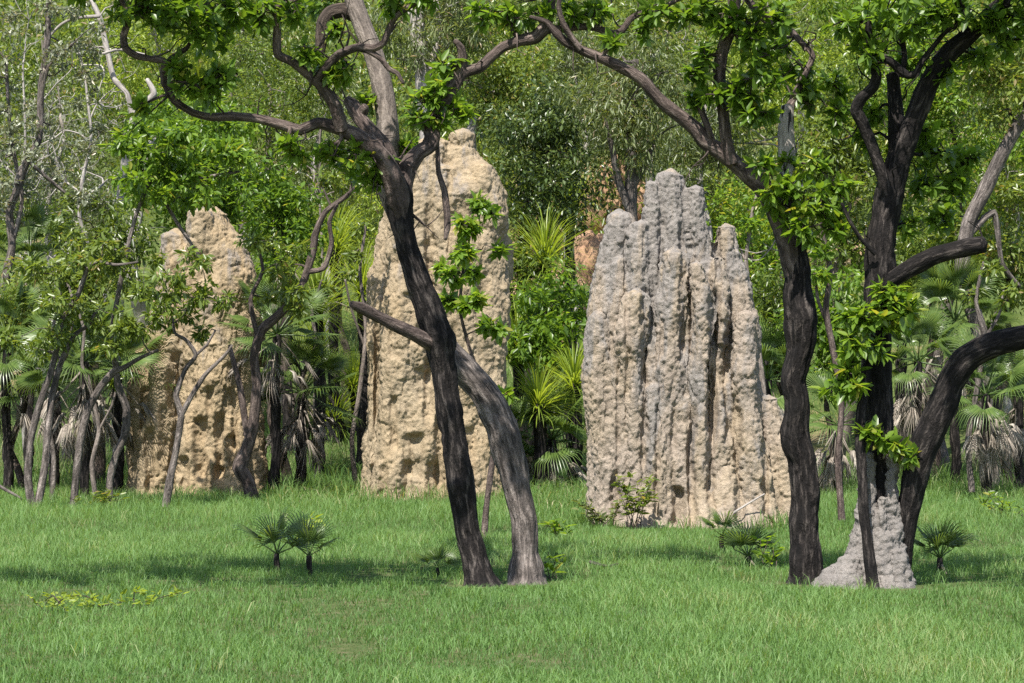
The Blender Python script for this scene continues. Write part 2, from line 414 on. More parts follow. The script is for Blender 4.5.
def bare(px, D, r): return ((px - 512) / F * D, D, r)
BARE = [bare(481, 21.5, .30), bare(527, 21.75, .32), bare(806, 21.85, .28), bare(868, 21.5, .45), bare(845, 21.4, .25), bare(690, 29.2, .35), bare(640, 29.3, .3), bare(740, 29.3, .3), bare(420, 34.9, .4), bare(200, 35.8, .4)]
def make_grass():
    rng = np.random.default_rng(21)
    n = 520000
    # denser towards the camera
    y = 12.0 + 32.0 * rng.random(n) ** 1.25
    x = (rng.random(n) * 2 - 1) * (0.195 * y + 1.2)
    pn = fbm(np.stack([x * .9, y * .45, np.zeros(n)], 1), 4, 40)
    p2 = fbm(np.stack([x * 3.5, y * 2.0, np.zeros(n)], 1), 3, 44)
    h = 0.078 * (1 + .7 * pn + .6 * p2) * rng.uniform(.6, 1.6, n)
    h *= 1 + np.clip((y - 27) / 8, 0, 1) * .7
    h = np.clip(h, .02, .3)
    lv = np.clip(.46 + .42 * pn + .32 * p2 + rng.normal(0, .16, n), 0, 1)
    for (bx, by, br) in BARE:
        dd = np.hypot(x - bx, (y - by)) + .10 * vnoise(np.stack([x * 7, y * 7, x * 0], 1), 90)
        kp = (dd > br) | (rng.random(len(x)) < .12)
        h = np.where(dd < br * 2.2, h * .75, h)
        x, y, h, lv = x[kp], y[kp], h[kp], lv[kp]
    n = len(x)
    a = Acc()
    blades(a, x, y, h, rng.uniform(.003, .0062, n), lv, rng.uniform(.3, 1.15, n), rng)
    m = 420
    tx0 = rng.uniform(-1, 1, m); ty = 13 + 27 * rng.random(m); tx0 *= .2 * ty + 1
    kk = rng.integers(14, 40, m); ix = np.repeat(np.arange(m), kk); q = len(ix)
    tn = fbm(np.stack([tx0 * .5, ty * .3, np.zeros(m)], 1), 2, 95)[ix]
    hh = rng.uniform(.08, .17, q) * (1 + np.clip((ty[ix] - 24) / 12, 0, 1) * .8)
    blades(a, tx0[ix] + rng.normal(0, .05, q), ty[ix] + rng.normal(0, .06, q), hh, rng.uniform(.004, .008, q), np.clip(.5 + .5 * tn + rng.normal(0, .22, q) + (rng.random(m) < .15)[ix] * .5, 0, 1), rng.uniform(.25, .9, q), rng)
    o = a.build('grass', LM['grass']); o['kind'] = 'stuff'; o['label'] = 'short bright green grass covering the open ground'; o['category'] = 'grass'
    # long rank grass at the edge of the trees and up the slope
    n = 60000
    y = 35.5 + 27 * rng.random(n) ** 1.3; x = (rng.random(n) * 2 - 1) * (0.19 * y + 1.5)
    pn = fbm(np.stack([x * .8, y * .8, np.zeros(n)], 1), 3, 60)
    keep = pn + rng.normal(0, .15, n) > -.15
    x, y, pn = x[keep], y[keep], pn[keep]; n = len(x)
    h = rng.uniform(.18, .55, n) * (1 + .5 * pn) * np.clip((y - 35) / 4, .35, 1)
    lv = np.clip(.45 + .4 * pn + rng.normal(0, .2, n), 0, 1)
    m = 5200; yy = rng.uniform(30.6, 37, m); pxs = np.where(rng.random(m) < .6, rng.uniform(505, 600, m), rng.uniform(265, 375, m)); xx = (pxs - 512) / F * yy
    for (mp, mD, mw, md) in ((690, 30.0, 108, .75), (437, 35.7, 72, .85), (198, 36.6, 72, .85)):
        q = 700; an = rng.uniform(math.pi, 2 * math.pi, q); rr = rng.uniform(.94, 1.25, q)
        ex = ((mp - 512) + np.cos(an) * mw * rr) / F * mD; ey = mD + np.sin(an) * md * rr
        pn2 = vnoise(np.stack([ex * 2.2, ey * 2.2, ex * 0], 1), 120)
        kp = pn2 + rng.normal(0, .2, q) > -.1; ex, ey, pn2 = ex[kp], ey[kp], pn2[kp]
        x = np.r_[x, ex]; y = np.r_[y, ey]; h = np.r_[h, rng.uniform(.08, .24, len(ex)) * (1 + .8 * pn2)]; lv = np.r_[lv, np.clip(rng.normal(.45, .22, len(ex)), 0, 1)]
    x = np.r_[x, xx]; y = np.r_[y, yy]; h = np.r_[h, rng.uniform(.12, .42, m) * np.clip((yy - 29.5) / 5, .3, 1)]; lv = np.r_[lv, np.clip(rng.normal(.5, .25, m), 0, 1)]; n = len(x)
    a = Acc(); blades(a, x, y, h, rng.uniform(.006, .012, n), lv, rng.uniform(.2, 1.1, n), rng)
    o = a.build('long_grass', LM['tall']); o['kind'] = 'stuff'; o['label'] = 'long rank grass growing under the trees behind the mounds'; o['category'] = 'grass'
make_grass()

# ------------------------------------------------------------------ termite mounds
def make_mound(name, label, D, cols, mat, voxel=0.022, seed=0, amp=(.035, .045, .018), dents=(), stretch=.6):
    """cols: (dy, [(px, py, r_px), ...]) columns of mud, top first; all fused into one lumpy body"""
    basepx = np.mean([c[1][-1][0] for c in cols]); k = D / F
    loc = np.array([(basepx - 512) * k, D, 0.0]); loc[2] = g1(loc[0], loc[1])
    acc = Acc()
    for ci, (dy, pts) in enumerate(cols):
        pp = [P(p[0], p[1], D) + np.array([0, dy, 0]) for p in pts]; rr = [p[2] * k for p in pts]
        top = pp[0] + np.array([0, 0, rr[0] * .40])
        pp = [top] + pp; rr = [rr[0] * .86] + rr
        if pp[-1][2] > -.25: pp.append(np.array([pp[-1][0], pp[-1][1], -.3])); rr.append(rr[-1] * 1.05)
        pp = pp[::-1]; rr = rr[::-1]
        c, r = spline(pp, rr, .05)
        # bulge the column up its length
        q = np.stack([c[:, 2] * 3.2, np.full(len(c), ci * 7.3 + seed), np.zeros(len(c))], 1)
        r = r * (1 + .13 * vnoise(q, seed)); c[:, 0] += .02 * vnoise(q + 31, seed)
        tube(acc, c, r, 14, 1.0, 0)
        # close the foot
        acc.add(np.concatenate([[c[0]], [c[0] + r[0] * np.array([math.cos(t), math.sin(t), 0]) for t in np.linspace(0, 2 * math.pi, 14, endpoint=False)]]),
                None, [[0, 1 + (j + 1) % 14, 1 + j] for j in range(14)])
    tmp = acc.build('tmp', mat)
    md = tmp.modifiers.new('r', 'REMESH'); md.mode = 'VOXEL'; md.voxel_size = voxel
    bpy.context.view_layer.update()
    dg = bpy.context.evaluated_depsgraph_get()
    me = bpy.data.meshes.new_from_object(tmp.evaluated_get(dg))
    bpy.data.objects.remove(tmp)
    n = len(me.vertices)
    V = np.zeros(n * 3, np.float32); me.vertices.foreach_get('co', V); V = V.reshape(-1, 3).astype(np.float64)
    N = np.zeros(n * 3, np.float32); me.vertices.foreach_get('normal', N); N = N.reshape(-1, 3)
    st = np.array([1, 1, stretch])
    big = fbm(V * 1.7 * st, 3, seed + 1)
    d1, d2 = worley((V + .09 * np.stack([vnoise(V * 5, seed + 8), vnoise(V * 5, seed + 9), vnoise(V * 5, seed + 10)], 1)) * 4.6 * st, seed + 2)
    crack = np.clip((d2 - d1) / .22, 0, 1); bul = crack * (1 - .5 * d1) 
    e1, e2 = worley((V + .03 * np.stack([vnoise(V * 14, seed + 18), vnoise(V * 14, seed + 19), vnoise(V * 14, seed + 20)], 1)) * 13 * st, seed + 3)
    b2 = np.clip((e2 - e1) / .3, 0, 1) * (1 - .5 * e1)
    fine = fbm(V * 22, 3, seed + 4, .6)
    hole = np.clip((fbm(V * np.array([3.6, 3.6, 2.2]), 2, seed + 6) - .30) / .10, 0, 1)
    rg = 1 - 2 * np.abs(fbm(V * np.array([5.5, 5.5, 5.5 * stretch]), 3, seed + 12, .55))
    rough = fbm(V * np.array([9, 9, 6.5]), 4, seed + 13, .62)
    pit = np.clip((fbm(V * 17, 2, seed + 14) - .12) / .25, 0, 1)
    lump = .05 * fbm(V * np.array([3.4, 3.4, 3.4 * stretch]), 3, seed + 15, .45)
    grit = fbm(V * 34, 3, seed + 16, .7)
    crumb = np.abs(fbm(V * np.array([13, 13, 10]), 3, seed + 17, .6))
    fis = np.clip(1 - np.abs(fbm(V * np.array([2.6, 2.6, 1.3 * stretch + .4]), 3, seed + 19, .55)) * 14, 0, 1)
    disp = amp[0] * big + amp[1] * (bul - .5) + amp[2] * (b2 - .5) + .012 * rough + .011 * fine + .017 * grit + .013 * (crumb - .15) - .006 * pit - .006 * hole - .016 * fis + lump
    disp = disp * (1 - .5 * np.clip((N[:, 2] - .3) / .5, 0, 1))
    V2 = V + N * disp[:, None]
    kk = D / F
    for (qx, qy, rx, ry, dep) in dents:
        cx = (qx - 512) * kk; cz = CAMZ + (HOR - qy) * kk
        wob = .035 * fbm(V * 6.5, 3, seed + 71, .6)
        u = (V[:, 0] - cx + wob) / (rx * kk); w_ = (V[:, 2] - cz + wob) / (ry * kk)
        m = np.exp(-np.clip(u ** 4 + np.abs(w_ + .35 * w_ ** 2) ** 4, 0, 30)) * np.clip(.4 - N[:, 1] * 1.5, 0, 1) * (V[:, 1] < D + .15)
        V2[:, 1] += dep * m * (.62 if rx > 3.9 else .5)
    # talus: the foot spreads over the ground
    foot = np.exp(-np.clip(V[:, 2], 0, 9) / .16)
    V2[:, :2] += N[:, :2] * (foot * .07)[:, None]
    me.vertices.foreach_set('co', (V2 - loc).ravel().astype(np.float32))
    me.polygons.foreach_set('use_smooth', np.ones(len(me.polygons), bool))
    me.update()
    me.materials.clear(); me.materials.append(mat); me.name = name
    o = bpy.data.objects.new(name, me); COL.objects.link(o); o.location = loc
    tag(o, label, 'termite mound', 'termite mounds')
    return o

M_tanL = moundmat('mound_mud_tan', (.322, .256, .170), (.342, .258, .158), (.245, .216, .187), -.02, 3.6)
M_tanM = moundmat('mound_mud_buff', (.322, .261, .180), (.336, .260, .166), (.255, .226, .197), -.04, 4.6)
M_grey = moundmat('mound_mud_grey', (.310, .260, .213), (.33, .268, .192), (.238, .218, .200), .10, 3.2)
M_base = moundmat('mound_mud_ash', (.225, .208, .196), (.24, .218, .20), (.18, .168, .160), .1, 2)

# right mound, D = 30 m
make_mound('termite_mound', 'tall grey fluted termite mound with many ridged spires, right of the leaning stems', 30.0, [
  (.02, [(620, 220, 14), (616, 244, 18), (611, 282, 22), (607, 332, 23), (605, 390, 22), (608, 450, 21), (614, 505, 21)]),
  (-.16, [(597, 318, 9), (596, 345, 13), (599, 400, 15), (604, 450, 14), (606, 480, 13), (608, 508, 13)]),
  (-.20, [(622, 330, 9), (617, 380, 13), (618, 440, 14), (622, 505, 15)]),
  (-.14, [(639, 228, 9), (638, 262, 13), (634, 300, 15), (630, 345, 16), (628, 390, 13), (632, 440, 15), (640, 510, 18)]),
  (-.30, [(635, 300, 12), (632, 330, 15), (631, 365, 13), (636, 410, 10)]),
  (-.06, [(651, 186, 7), (652, 208, 9), (652, 240, 12), (654, 285, 14), (650, 340, 16), (650, 420, 20), (652, 512, 24)]),
  (.05, [(670, 181, 17), (671, 205, 19), (672, 250, 24), (671, 300, 30), (668, 360, 36), (665, 430, 40), (665, 515, 46)]),
  (-.25, [(671, 260, 14), (672, 300, 17), (668, 350, 16), (666, 400, 15), (668, 450, 15), (670, 512, 18)]),
  (-.30, [(655, 390, 10), (654, 430, 13), (655, 470, 14), (657, 512, 16)]),
  (-.02, [(695, 192, 10), (697, 218, 12), (700, 250, 14), (704, 290, 18), (708, 340, 24), (712, 420, 32), (714, 518, 40)]),
  (-.34, [(697, 268, 7), (700, 305, 11), (700, 350, 11), (698, 400, 12), (697, 450, 12), (694, 512, 13)]),
  (-.28, [(686, 400, 7), (682, 430, 10), (681, 470, 12), (682, 512, 14)]),
  (-.16, [(716, 262, 8), (716, 300, 11), (717, 340, 11), (716, 370, 9)]),
  (.05, [(726, 231, 11), (728, 252, 13), (733, 284, 15), (738, 330, 20), (740, 400, 24), (742, 520, 32)]),
  (-.22, [(744, 318, 10), (745, 350, 13), (743, 390, 13), (746, 430, 14), (752, 470, 15), (757, 518, 18)]),
  (-.14, [(722, 420, 12), (722, 460, 18), (724, 520, 26)]),
  (.02, [(768, 402, 10), (772, 425, 14), (775, 465, 16), (775, 520, 20)]),
  (-.10, [(782, 440, 7), (784, 470, 9), (785, 500, 10), (784, 522, 12)]),
  (-.34, [(700, 496, 14), (702, 520, 34)]), (-.24, [(735, 500, 12), (740, 522, 30)]), (-.26, [(655, 502, 12), (650, 522, 28)]), (-.30, [(725, 470, 8), (722, 500, 20), (722, 522, 26)]),
  (-.12, [(660, 300, 10), (657, 350, 16), (656, 420, 18), (655, 512, 22)]), (-.14, [(686, 290, 8), (686, 340, 13), (684, 420, 14), (684, 512, 18)]), (-.10, [(618, 262, 10), (617, 330, 15), (616, 420, 16), (620, 512, 20)]),
  (.38, [(672, 200, 16), (676, 280, 36), (676, 380, 55), (676, 515, 66)]),
  (.62, [(650, 260, 20), (650, 350, 40), (650, 515, 54)]),
  (.60, [(715, 300, 24), (720, 400, 44), (724, 515, 54)]),
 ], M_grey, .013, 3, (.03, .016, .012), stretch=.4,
 dents=[(642, 320, 3, 40, .14), (689, 455, 3.5, 55, .24), (655, 425, 2.5, 26, .14), (711, 318, 4.5, 34, .20), (727, 345, 4, 26, .18), (708, 400, 4, 40, .14), (734, 430, 4, 46, .16), (762, 460, 3, 46, .2), (614, 490, 4, 22, .18),
  (681, 250, 3, 30, .12), (617, 400, 3, 50, .10), (646, 470, 2.5, 30, .10), (672, 430, 2.5, 30, .09), (660, 250, 2.5, 40, .08), (627, 265, 3, 40, .12), (716, 250, 3, 26, .16), (690, 330, 3, 40, .10), (677, 492, 5, 9, .16), (720, 352, 6, 9, .14)])

# middle mound, D = 35.7 m
make_mound('termite_mound', 'tallest buff termite mound with a rounded knob on top, behind the crossed tree stems', 35.7, [
  (-.05, [(463, 139, 13), (463, 152, 11), (463, 170, 12)]),
  (.02, [(456, 160, 26), (460, 195, 42), (462, 260, 46), (462, 330, 46), (460, 410, 45), (458, 505, 48)]),
  (-.20, [(481, 174, 18), (486, 205, 23), (487, 280, 22), (488, 350, 20), (484, 420, 20), (482, 505, 22)]),
  (-.10, [(430, 152, 20), (424, 185, 27), (420, 250, 32), (418, 320, 36), (416, 400, 38), (415, 505, 42)]),
  (-.32, [(445, 175, 12), (445, 230, 16), (442, 300, 16), (440, 380, 18), (436, 440, 20), (434, 505, 24)]),
  (.06, [(404, 184, 14), (397, 225, 18), (390, 280, 20), (388, 350, 22), (388, 420, 22), (386, 505, 24)]),
  (-.34, [(412, 250, 10), (404, 300, 20), (402, 360, 22), (400, 420, 22), (398, 505, 24)]),
  (-.18, [(380, 300, 6), (376, 350, 8), (376, 400, 8), (377, 450, 9), (378, 505, 11)]),
  (-.46, [(420, 400, 14), (424, 440, 20), (420, 475, 18), (424, 505, 20)]),
  (-.50, [(398, 440, 14), (394, 470, 16), (392, 505, 16)]),
  (-.44, [(452, 440, 12), (456, 470, 18), (460, 505, 22)]),
  (.55, [(450, 200, 36), (445, 300, 56), (440, 400, 62), (440, 505, 66)]),
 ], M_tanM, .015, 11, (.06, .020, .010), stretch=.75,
 dents=[(378, 390, 3, 90, .22), (386, 480, 4, 20, .18), (417, 440, 8, 10, .2), (434, 470, 5, 12, .18), (408, 468, 5, 10, .14), (440, 430, 4, 18, .14), (452, 360, 4, 40, .16), (430, 240, 4, 50, .14), (450, 185, 3, 24, .12), (396, 330, 6, 8, .10), (410, 300, 5, 8, .08), (470, 440, 5, 16, .14), (395, 405, 4, 12, .12), (424, 375, 6, 7, .1)])

# left mound, D = 36.6 m
make_mound('termite_mound', 'broad tan termite mound on the left, partly hidden by leafy saplings', 36.6, [
  (-.02, [(214, 220, 18), (214, 250, 30), (216, 290, 40), (216, 340, 42), (216, 420, 46), (216, 500, 48)]),
  (-.12, [(232, 238, 12), (240, 275, 18), (243, 320, 18), (240, 370, 20), (242, 430, 20), (246, 500, 20)]),
  (.04, [(176, 240, 14), (178, 280, 22), (176, 330, 28), (170, 390, 32), (166, 440, 34), (166, 500, 34)]),
  (-.24, [(203, 218, 13), (202, 260, 16), (200, 310, 16), (198, 345, 14)]),
  (.02, [(160, 330, 16), (150, 375, 20), (146, 420, 20), (148, 500, 20)]),
  (-.40, [(214, 350, 18), (216, 385, 22), (214, 420, 16)]),
  (-.36, [(168, 370, 14), (166, 400, 16), (160, 440, 14)]),
  (-.44, [(200, 430, 14), (198, 460, 18), (196, 500, 20)]),
  (-.40, [(232, 420, 12), (236, 455, 16), (238, 500, 18)]),
  (-.40, [(160, 450, 14), (158, 475, 16), (156, 500, 17)]),
  (.50, [(214, 250, 30), (208, 330, 50), (204, 420, 56), (204, 500, 58)]),
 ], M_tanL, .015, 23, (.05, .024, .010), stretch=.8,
 dents=[(155, 440, 4.5, 15, .24), (205, 428, 6, 13, .24), (224, 425, 5, 14, .20), (178, 366, 5, 14, .20), (190, 462, 4, 8, .18), (236, 440, 4, 8, .18), (196, 262, 3, 16, .12), (214, 400, 3.5, 16, .14), (168, 415, 4, 12, .12), (147, 395, 4, 10, .12), (240, 380, 4, 20, .14), (182, 445, 4, 8, .12), (222, 470, 5, 6, .14)])

# small ash-grey mound round the foot of the forked tree, D = 21.5
make_mound('termite_mound', 'small ash-grey termite mound heaped around the foot of the forked tree', 21.55, [
  (.06, [(895, 452, 4), (895, 480, 7), (894, 520, 10), (892, 560, 13), (890, 592, 17)]),
  (.05, [(868, 455, 3), (867, 490, 7), (864, 525, 11), (861, 555, 16), (861, 592, 18)]),
  (.0, [(884, 500, 5), (884, 530, 9), (882, 562, 14), (880, 592, 18)]),
  (-.08, [(848, 560, 9), (846, 574, 14), (845, 592, 18)]),
  (-.08, [(829, 571, 6), (828, 580, 11), (827, 592, 14)]),
  (-.06, [(838, 566, 6), (836, 578, 10), (836, 592, 14)]),
  (-.06, [(868, 562, 6), (871, 576, 10), (873, 592, 12)]),
  (-.06, [(896, 552, 7), (898, 572, 9), (899, 592, 10)]),
 ], M_base, .010, 41, (.01, .012, .010), stretch=.9)

# ------------------------------------------------------------------ trees
class Tree:
    def __init__(s, name, label, cat, base, group=None):
        s.root = thing(name, label, cat, base, group)
        s.nodes, s.rads, s.keys = [], [], []
        s.acc = {}
        s.seed = random.randint(0, 999)
    def a(s, key):
        if key not in s.acc: s.acc[key] = Acc()
        return s.acc[key]
    def limb(s, pts, rads, part='trunk', sides=12, step=.05, rough=.08, wig=0.0, reg=True):
        s.seed += 1
        c, r = tube(s.a(part), pts, rads, sides, step, rough, s.seed, wig)
        if reg:
            k = max(1, int(.15 / step)); s.nodes.extend(c[::k]); s.rads.extend(r[::k]); s.keys.extend([part] * len(c[::k]))
        return c, r
    def near(s, c, bias=.35):
        N = np.array(s.nodes); d = N - c
        dist = np.linalg.norm(d, axis=1) + bias * np.maximum(0, d[:, 2])
        return int(np.argmin(dist))
    def connect(s, c, part='trunk', rmin=.006, rng=RNG, rmax=.04, sides=6):
        i = s.near(c); p0 = s.nodes[i]; part = s.keys[i]; s.last = part; r0 = min(rmax, s.rads[i] * .55)
        L = np.linalg.norm(c - p0)
        if L < .05: return
        m = []
        for t in (.35, .7):
            m.append(p0 * (1 - t) + c * t + rng.normal(0, .10 * L, 3) + np.array([0, 0, .06 * L]))
        r0 = max(r0, rmin * 1.5)
        s.limb([p0] + m + [c], [r0, r0 * .75, max(rmin, r0 * .55), rmin], part, sides, .08, 0, .02)

def px_limb(t, D, pts, part='trunk', sides=16, step=.03, rough=.09, dd=None, scale=None):
    if scale is None: scale = getattr(t, 'scale', 1.0)
    n = len(pts); pp = []
    for i, p in enumerate(pts):
        d = 0 if dd is None else dd[0] + (dd[1] - dd[0]) * i / max(1, n - 1)
        q = P(p[0], p[1], D)
        pp.append(q + np.array([0, d, 0]))
    return t.limb(pp, [p[2] * D / F * scale for p in pts], part, sides, step, rough)

def bare_twigs(t, n, rng, lo, Lr=(.18, .5)):
    ids = [i for i in range(len(t.nodes)) if t.keys[i] != 'trunk' and t.nodes[i][2] > lo and .012 < t.rads[i]]
    for i in rng.choice(ids, n):
        p = t.nodes[i]; d = nrm(rng.normal(0, 1, 3) + np.array([0, 0, .3])); L = rng.uniform(*Lr); pts = [p]
        for k in range(4):
            d = nrm(d + rng.normal(0, .45, 3)); pts.append(pts[-1] + d * L / 4)
        t.limb(pts, [.009, .007, .0055, .004, .0025], t.keys[i], 5, .05, 0, 0, False)
        if rng.random() < .6:
            d2 = nrm(d + rng.normal(0, .9, 3)); t.limb([pts[2], pts[2] + d2 * L * .25, pts[2] + nrm(d2 + rng.normal(0, .5, 3)) * L * .5], [.005, .004, .002], t.keys[i], 5, .05, 0, 0, False)

def whorls(t, c, rad, n, leafpart, L, rng, twig='twig', lvb=.5, nl=(7, 12), flat=.8):
    """leafy twig tips gathered round c: each tip carries a rosette of leaves"""
    acc = t.a(leafpart)
    tips = c + rdir(n, rng) * (rng.random((n, 1)) ** .45) * rad * np.array([1, 1, flat])
    pos, dirs, ups, lv, LL = [], [], [], [], []
    for tp in tips:
        d = nrm(tp - c + rng.normal(0, .35, 3) * rad + np.array([0, 0, .25 * rad]))
        st = c + (tp - c) * .15 + rng.normal(0, .03, 3)
        tube(t.a(t.last), [st, (st + tp) / 2 + rng.normal(0, .02, 3), tp], [.006, .005, .003], 4, .2, 0, 0, 0)
        k = rng.integers(*nl)
        ax = nrm(np.cross(d, rdir(1, rng)[0])); ay = np.cross(d, ax)
        az = np.arange(k) * 2.4 + rng.uniform(0, 6); el = rng.uniform(.15, 1.1, k)
        dd = (np.cos(az) * np.cos(el))[:, None] * ax + (np.sin(az) * np.cos(el))[:, None] * ay + np.sin(el)[:, None] * d
        dd[:, 2] -= rng.uniform(.05, .45, k)
        pos.append(tp - d * rng.random((k, 1)) * .07); dirs.append(dd)
        ups.append(np.tile(nrm(d * .6 + np.array([0, 0, .8])), (k, 1)) + rng.normal(0, .25, (k, 3)))
        lv.append(np.clip(lvb + rng.normal(0, .10) + rng.normal(0, .16, k), 0, 1)); LL.append(L * rng.uniform(.6, 1.2, k))
    LL = np.concatenate(LL)
    leaves(acc, np.concatenate(pos), np.concatenate(dirs), np.concatenate(ups), LL, LL * rng.uniform(.36, .50, len(LL)), np.concatenate(lv), True, .16)

def puff(acc, c, rad, n, L, rng, lvb=.5, ar=.42, hang=.4, flat=.75, broad=False):
    d = rdir(n, rng); pos = c + d * (rng.random((n, 1)) ** .5) * rad * np.array([1, 1, flat])
    dirs = nrm(d * .7 + rng.normal(0, .7, (n, 3)) + np.array([0, 0, -hang]))
    ups = np.array([0, 0, 1.0]) + rng.normal(0, .55, (n, 3))
    LL = L * rng.uniform(.6, 1.3, n)
    leaves(acc, pos, dirs, ups, LL, LL * ar * rng.uniform(.75, 1.2, n), np.clip(lvb + rng.normal(0, .2, n), 0, 1), broad, .15)

LEAFSTYLE = {  # L, aspect, hang
 'bright': (.105, .40, .30), 'mid': (.095, .38, .4), 'dark': (.10, .42, .35),
 'olive': (.11, .20, .9), 'grey': (.075, .42, .2), 'lime': (.10, .34, .35)}

def finish(t, mats, order=None):
    for k, a in t.acc.items():
        if a.empty(): continue
        m, bark = mats[k.split('#')[0]]
        a.build(k.split('#')[0], m, t.root, smooth=bark, bark=bark)

# ---- hero tree A: dark stem forking wide
def hero_A():
    D = 21.6; rng = np.random.default_rng(101)
    b = P(480, 588, D); b[2] = g1(b[0], b[1])
    t = Tree('tree', 'blackened tree whose stem bends left then forks into wide crooked limbs, centre', 'tree', b)
    t.scale = 0.86
    px_limb(t, D, [(483, 596, 34), (481, 585, 22), (475, 560, 15), (467, 520, 14), (460, 480, 14.5), (453, 440, 14), (447, 400, 14), (442, 362, 15), (439, 338, 18), (428, 305, 16), (416, 275, 15), (408, 250, 15), (403, 225, 15), (399, 203, 15), (397, 186, 13), (396, 174, 8)], 'trunk', 40, .014, .20)
    L = lambda pts, dd, key='limb': px_limb(t, D, pts, key, 18, .025, .09, dd)
    L([(403, 222, 8), (399, 203, 12.5), (394, 181, 13), (386, 163, 12), (375, 150, 11), (358, 138, 10), (340, 130, 8.4), (320, 125, 7), (302, 132, 6.6), (285, 128, 6), (262, 122, 5.4), (240, 120, 5), (215, 121, 4.6), (198, 117, 4.2), (180, 105, 4.2), (171, 88, 4.2), (171, 75, 4), (180, 64, 3.6), (193, 56, 3), (197, 51, 2)], (-.02, -.5))
    L([(171, 78, 4), (172, 68, 4), (160, 66, 4), (145, 63, 4), (135, 56, 4.2), (133, 45, 4.2), (138, 28, 4), (132, 10, 3.4), (136, -8, 3), (130, -40, 2.5)], (-.45, -.6))
    L([(343, 132, 8), (341, 122, 8), (337, 108, 7.5), (325, 91, 6.5), (319, 85, 6), (296, 67, 5), (282, 60, 5), (281, 44, 5), (282, 26, 4.6), (278, 14, 4), (270, -10, 3.5), (262, -50, 3)], (-.2, -.5))
    L([(279, 16, 2.6), (295, 10, 2.4), (314, 3, 2)], (-.45, -.5))
    L([(319, 87, 5), (322, 81, 5), (331, 70, 5), (343, 60, 5), (360, 54, 4.8), (378, 55, 4.5), (387, 50, 4), (393, 36, 3.6), (400, 25, 3.4), (419, 13, 3), (430, 7, 2.6), (440, -20, 2)], (-.3, -.7))
    L([(360, 55, 3.6), (372, 58, 3.6), (384, 66, 3.2), (392, 76, 3), (400, 80, 2.6), (406, 90, 2)], (-.45, -.5))
    L([(392, 170, 11), (384, 147, 10), (366, 126, 9), (356, 112, 8.5), (352, 104, 9), (345, 97, 6)], (.05, .25), 'limb#old')
    L([(354, 112, 7), (362, 110, 6.5), (364, 105, 4)], (.2, .1), 'limb#old')
    # right limb
    L([(402, 222, 8), (400, 202, 11.5), (403, 183, 11.5), (408, 166, 10.5), (418, 152, 10), (428, 145, 9.5), (432, 134, 9.5), (428, 121, 8.8), (435, 106, 8), (445, 95, 8.5), (453, 80, 8.5), (460, 66, 9)], (-.02, .35), 'limb#right')
    L([(459, 70, 8), (466, 66, 7), (480, 62, 6.8), (490, 52, 6.6), (503, 41, 6.4), (520, 34, 6.4), (535, 31, 7.4), (544, 23, 8), (549, 12, 6.5), (553, -10, 5), (560, -60, 4)], (.35, .5), 'limb#right')
    L([(460, 68, 6.5), (462, 53, 5.5), (460, 43, 4.5), (454, 36, 3)], (.35, .3), 'limb#right')
    L([(545, 22, 5.5), (560, 21, 5.2), (580, 18, 4.8), (597, 19, 4.6), (615, 25, 4.3), (625, 22, 4.2), (633, 10, 4), (645, 3, 3.6), (662, 0, 3), (690, -15, 2.5)], (.5, .6), 'limb#right')
    # hanging dead branch
    L([(434, 112, 2.4), (436, 128, 2.4), (437, 150, 2.6), (438, 170, 3.2), (444, 190, 3.8), (446, 207, 4.2), (447, 226, 4), (445, 239, 2)], (.22, .12), 'limb#right')
    # low broken side limb
    L([(438, 350, 9), (428, 342, 9), (415, 334, 8), (395, 325, 7.2), (378, 317, 6.6), (363, 309, 7), (354, 305, 4)], (0, -.35), 'limb#stub')
    # dry twigs
    for q in ([(345, 62), (352, 40), (345, 20)], [(330, 72), (318, 78), (312, 90)], [(300, 70), (320, 55), (335, 35)], [(318, 60), (328, 40), (322, 28)]):
        Q = [P(p[0], p[1], D) + np.array([0, -.35, 0]) for p in q]; i = t.near(Q[0]); t.limb([t.nodes[i]] + Q, [.011, .010, .008, .005], t.keys[i], 5, .06, 0, .01)
    # off-frame crown above, so that its shade falls on the grass
    up = [(150, -60, -.6), (270, -80, -.5), (560, -70, .4), (90, -30, -.7), (180, -60, -1.4), (60, -90, -1.0)]
    cl = [(150, 20, -.6, 26), (205, 18, -.55, 34), (238, 16, -.4, 24), (182, 30, -.7, 26), (215, 45, -.5, 22), (170, 8, -.5, 26), (200, 86, -.5, 18), (218, 92, -.5, 20), (232, 78, -.45, 13), (186, 72, -.5, 12), (150, 110, -.5, 8),
          (335, 72, -.3, 15), (352, 72, -.35, 15), (300, 22, -.5, 14), (310, 60, -.4, 10), (268, 22, -.5, 18), (395, 10, -.6, 16), (428, 4, -.6, 16),
          (436, 84, .2, 17), (424, 100, .15, 14), (452, 100, .3, 15), (446, 62, .3, 15), (418, 118, .1, 10), (464, 110, .3, 9), (438,118,.2,10),
          (292, 148, -.35, 10), (330, 152, -.2, 14), (352, 160, -.15, 16), (368, 178, 0, 12), (300, 160, -.3, 10), (378, 160, -.1, 10),
          (512, 10, .4, 16), (540, 4, .45, 16), (575, 6, .5, 14), (480, 6, .4, 16), (600, 6, .5, 14)]
    for (x, y, d, r) in cl:
        c = P(x, y, D) + np.array([0, d, 0]); R = r * D / F
        t.connect(c, 'limb', .005, rng, .022)
        whorls(t, c, R * 1.15, max(3, int(r * .62)), 'foliage', .108, rng, 'limb', .6 if y > 50 else .42)  # topmost clumps get a darker leaf tone, painting in the overhead shade
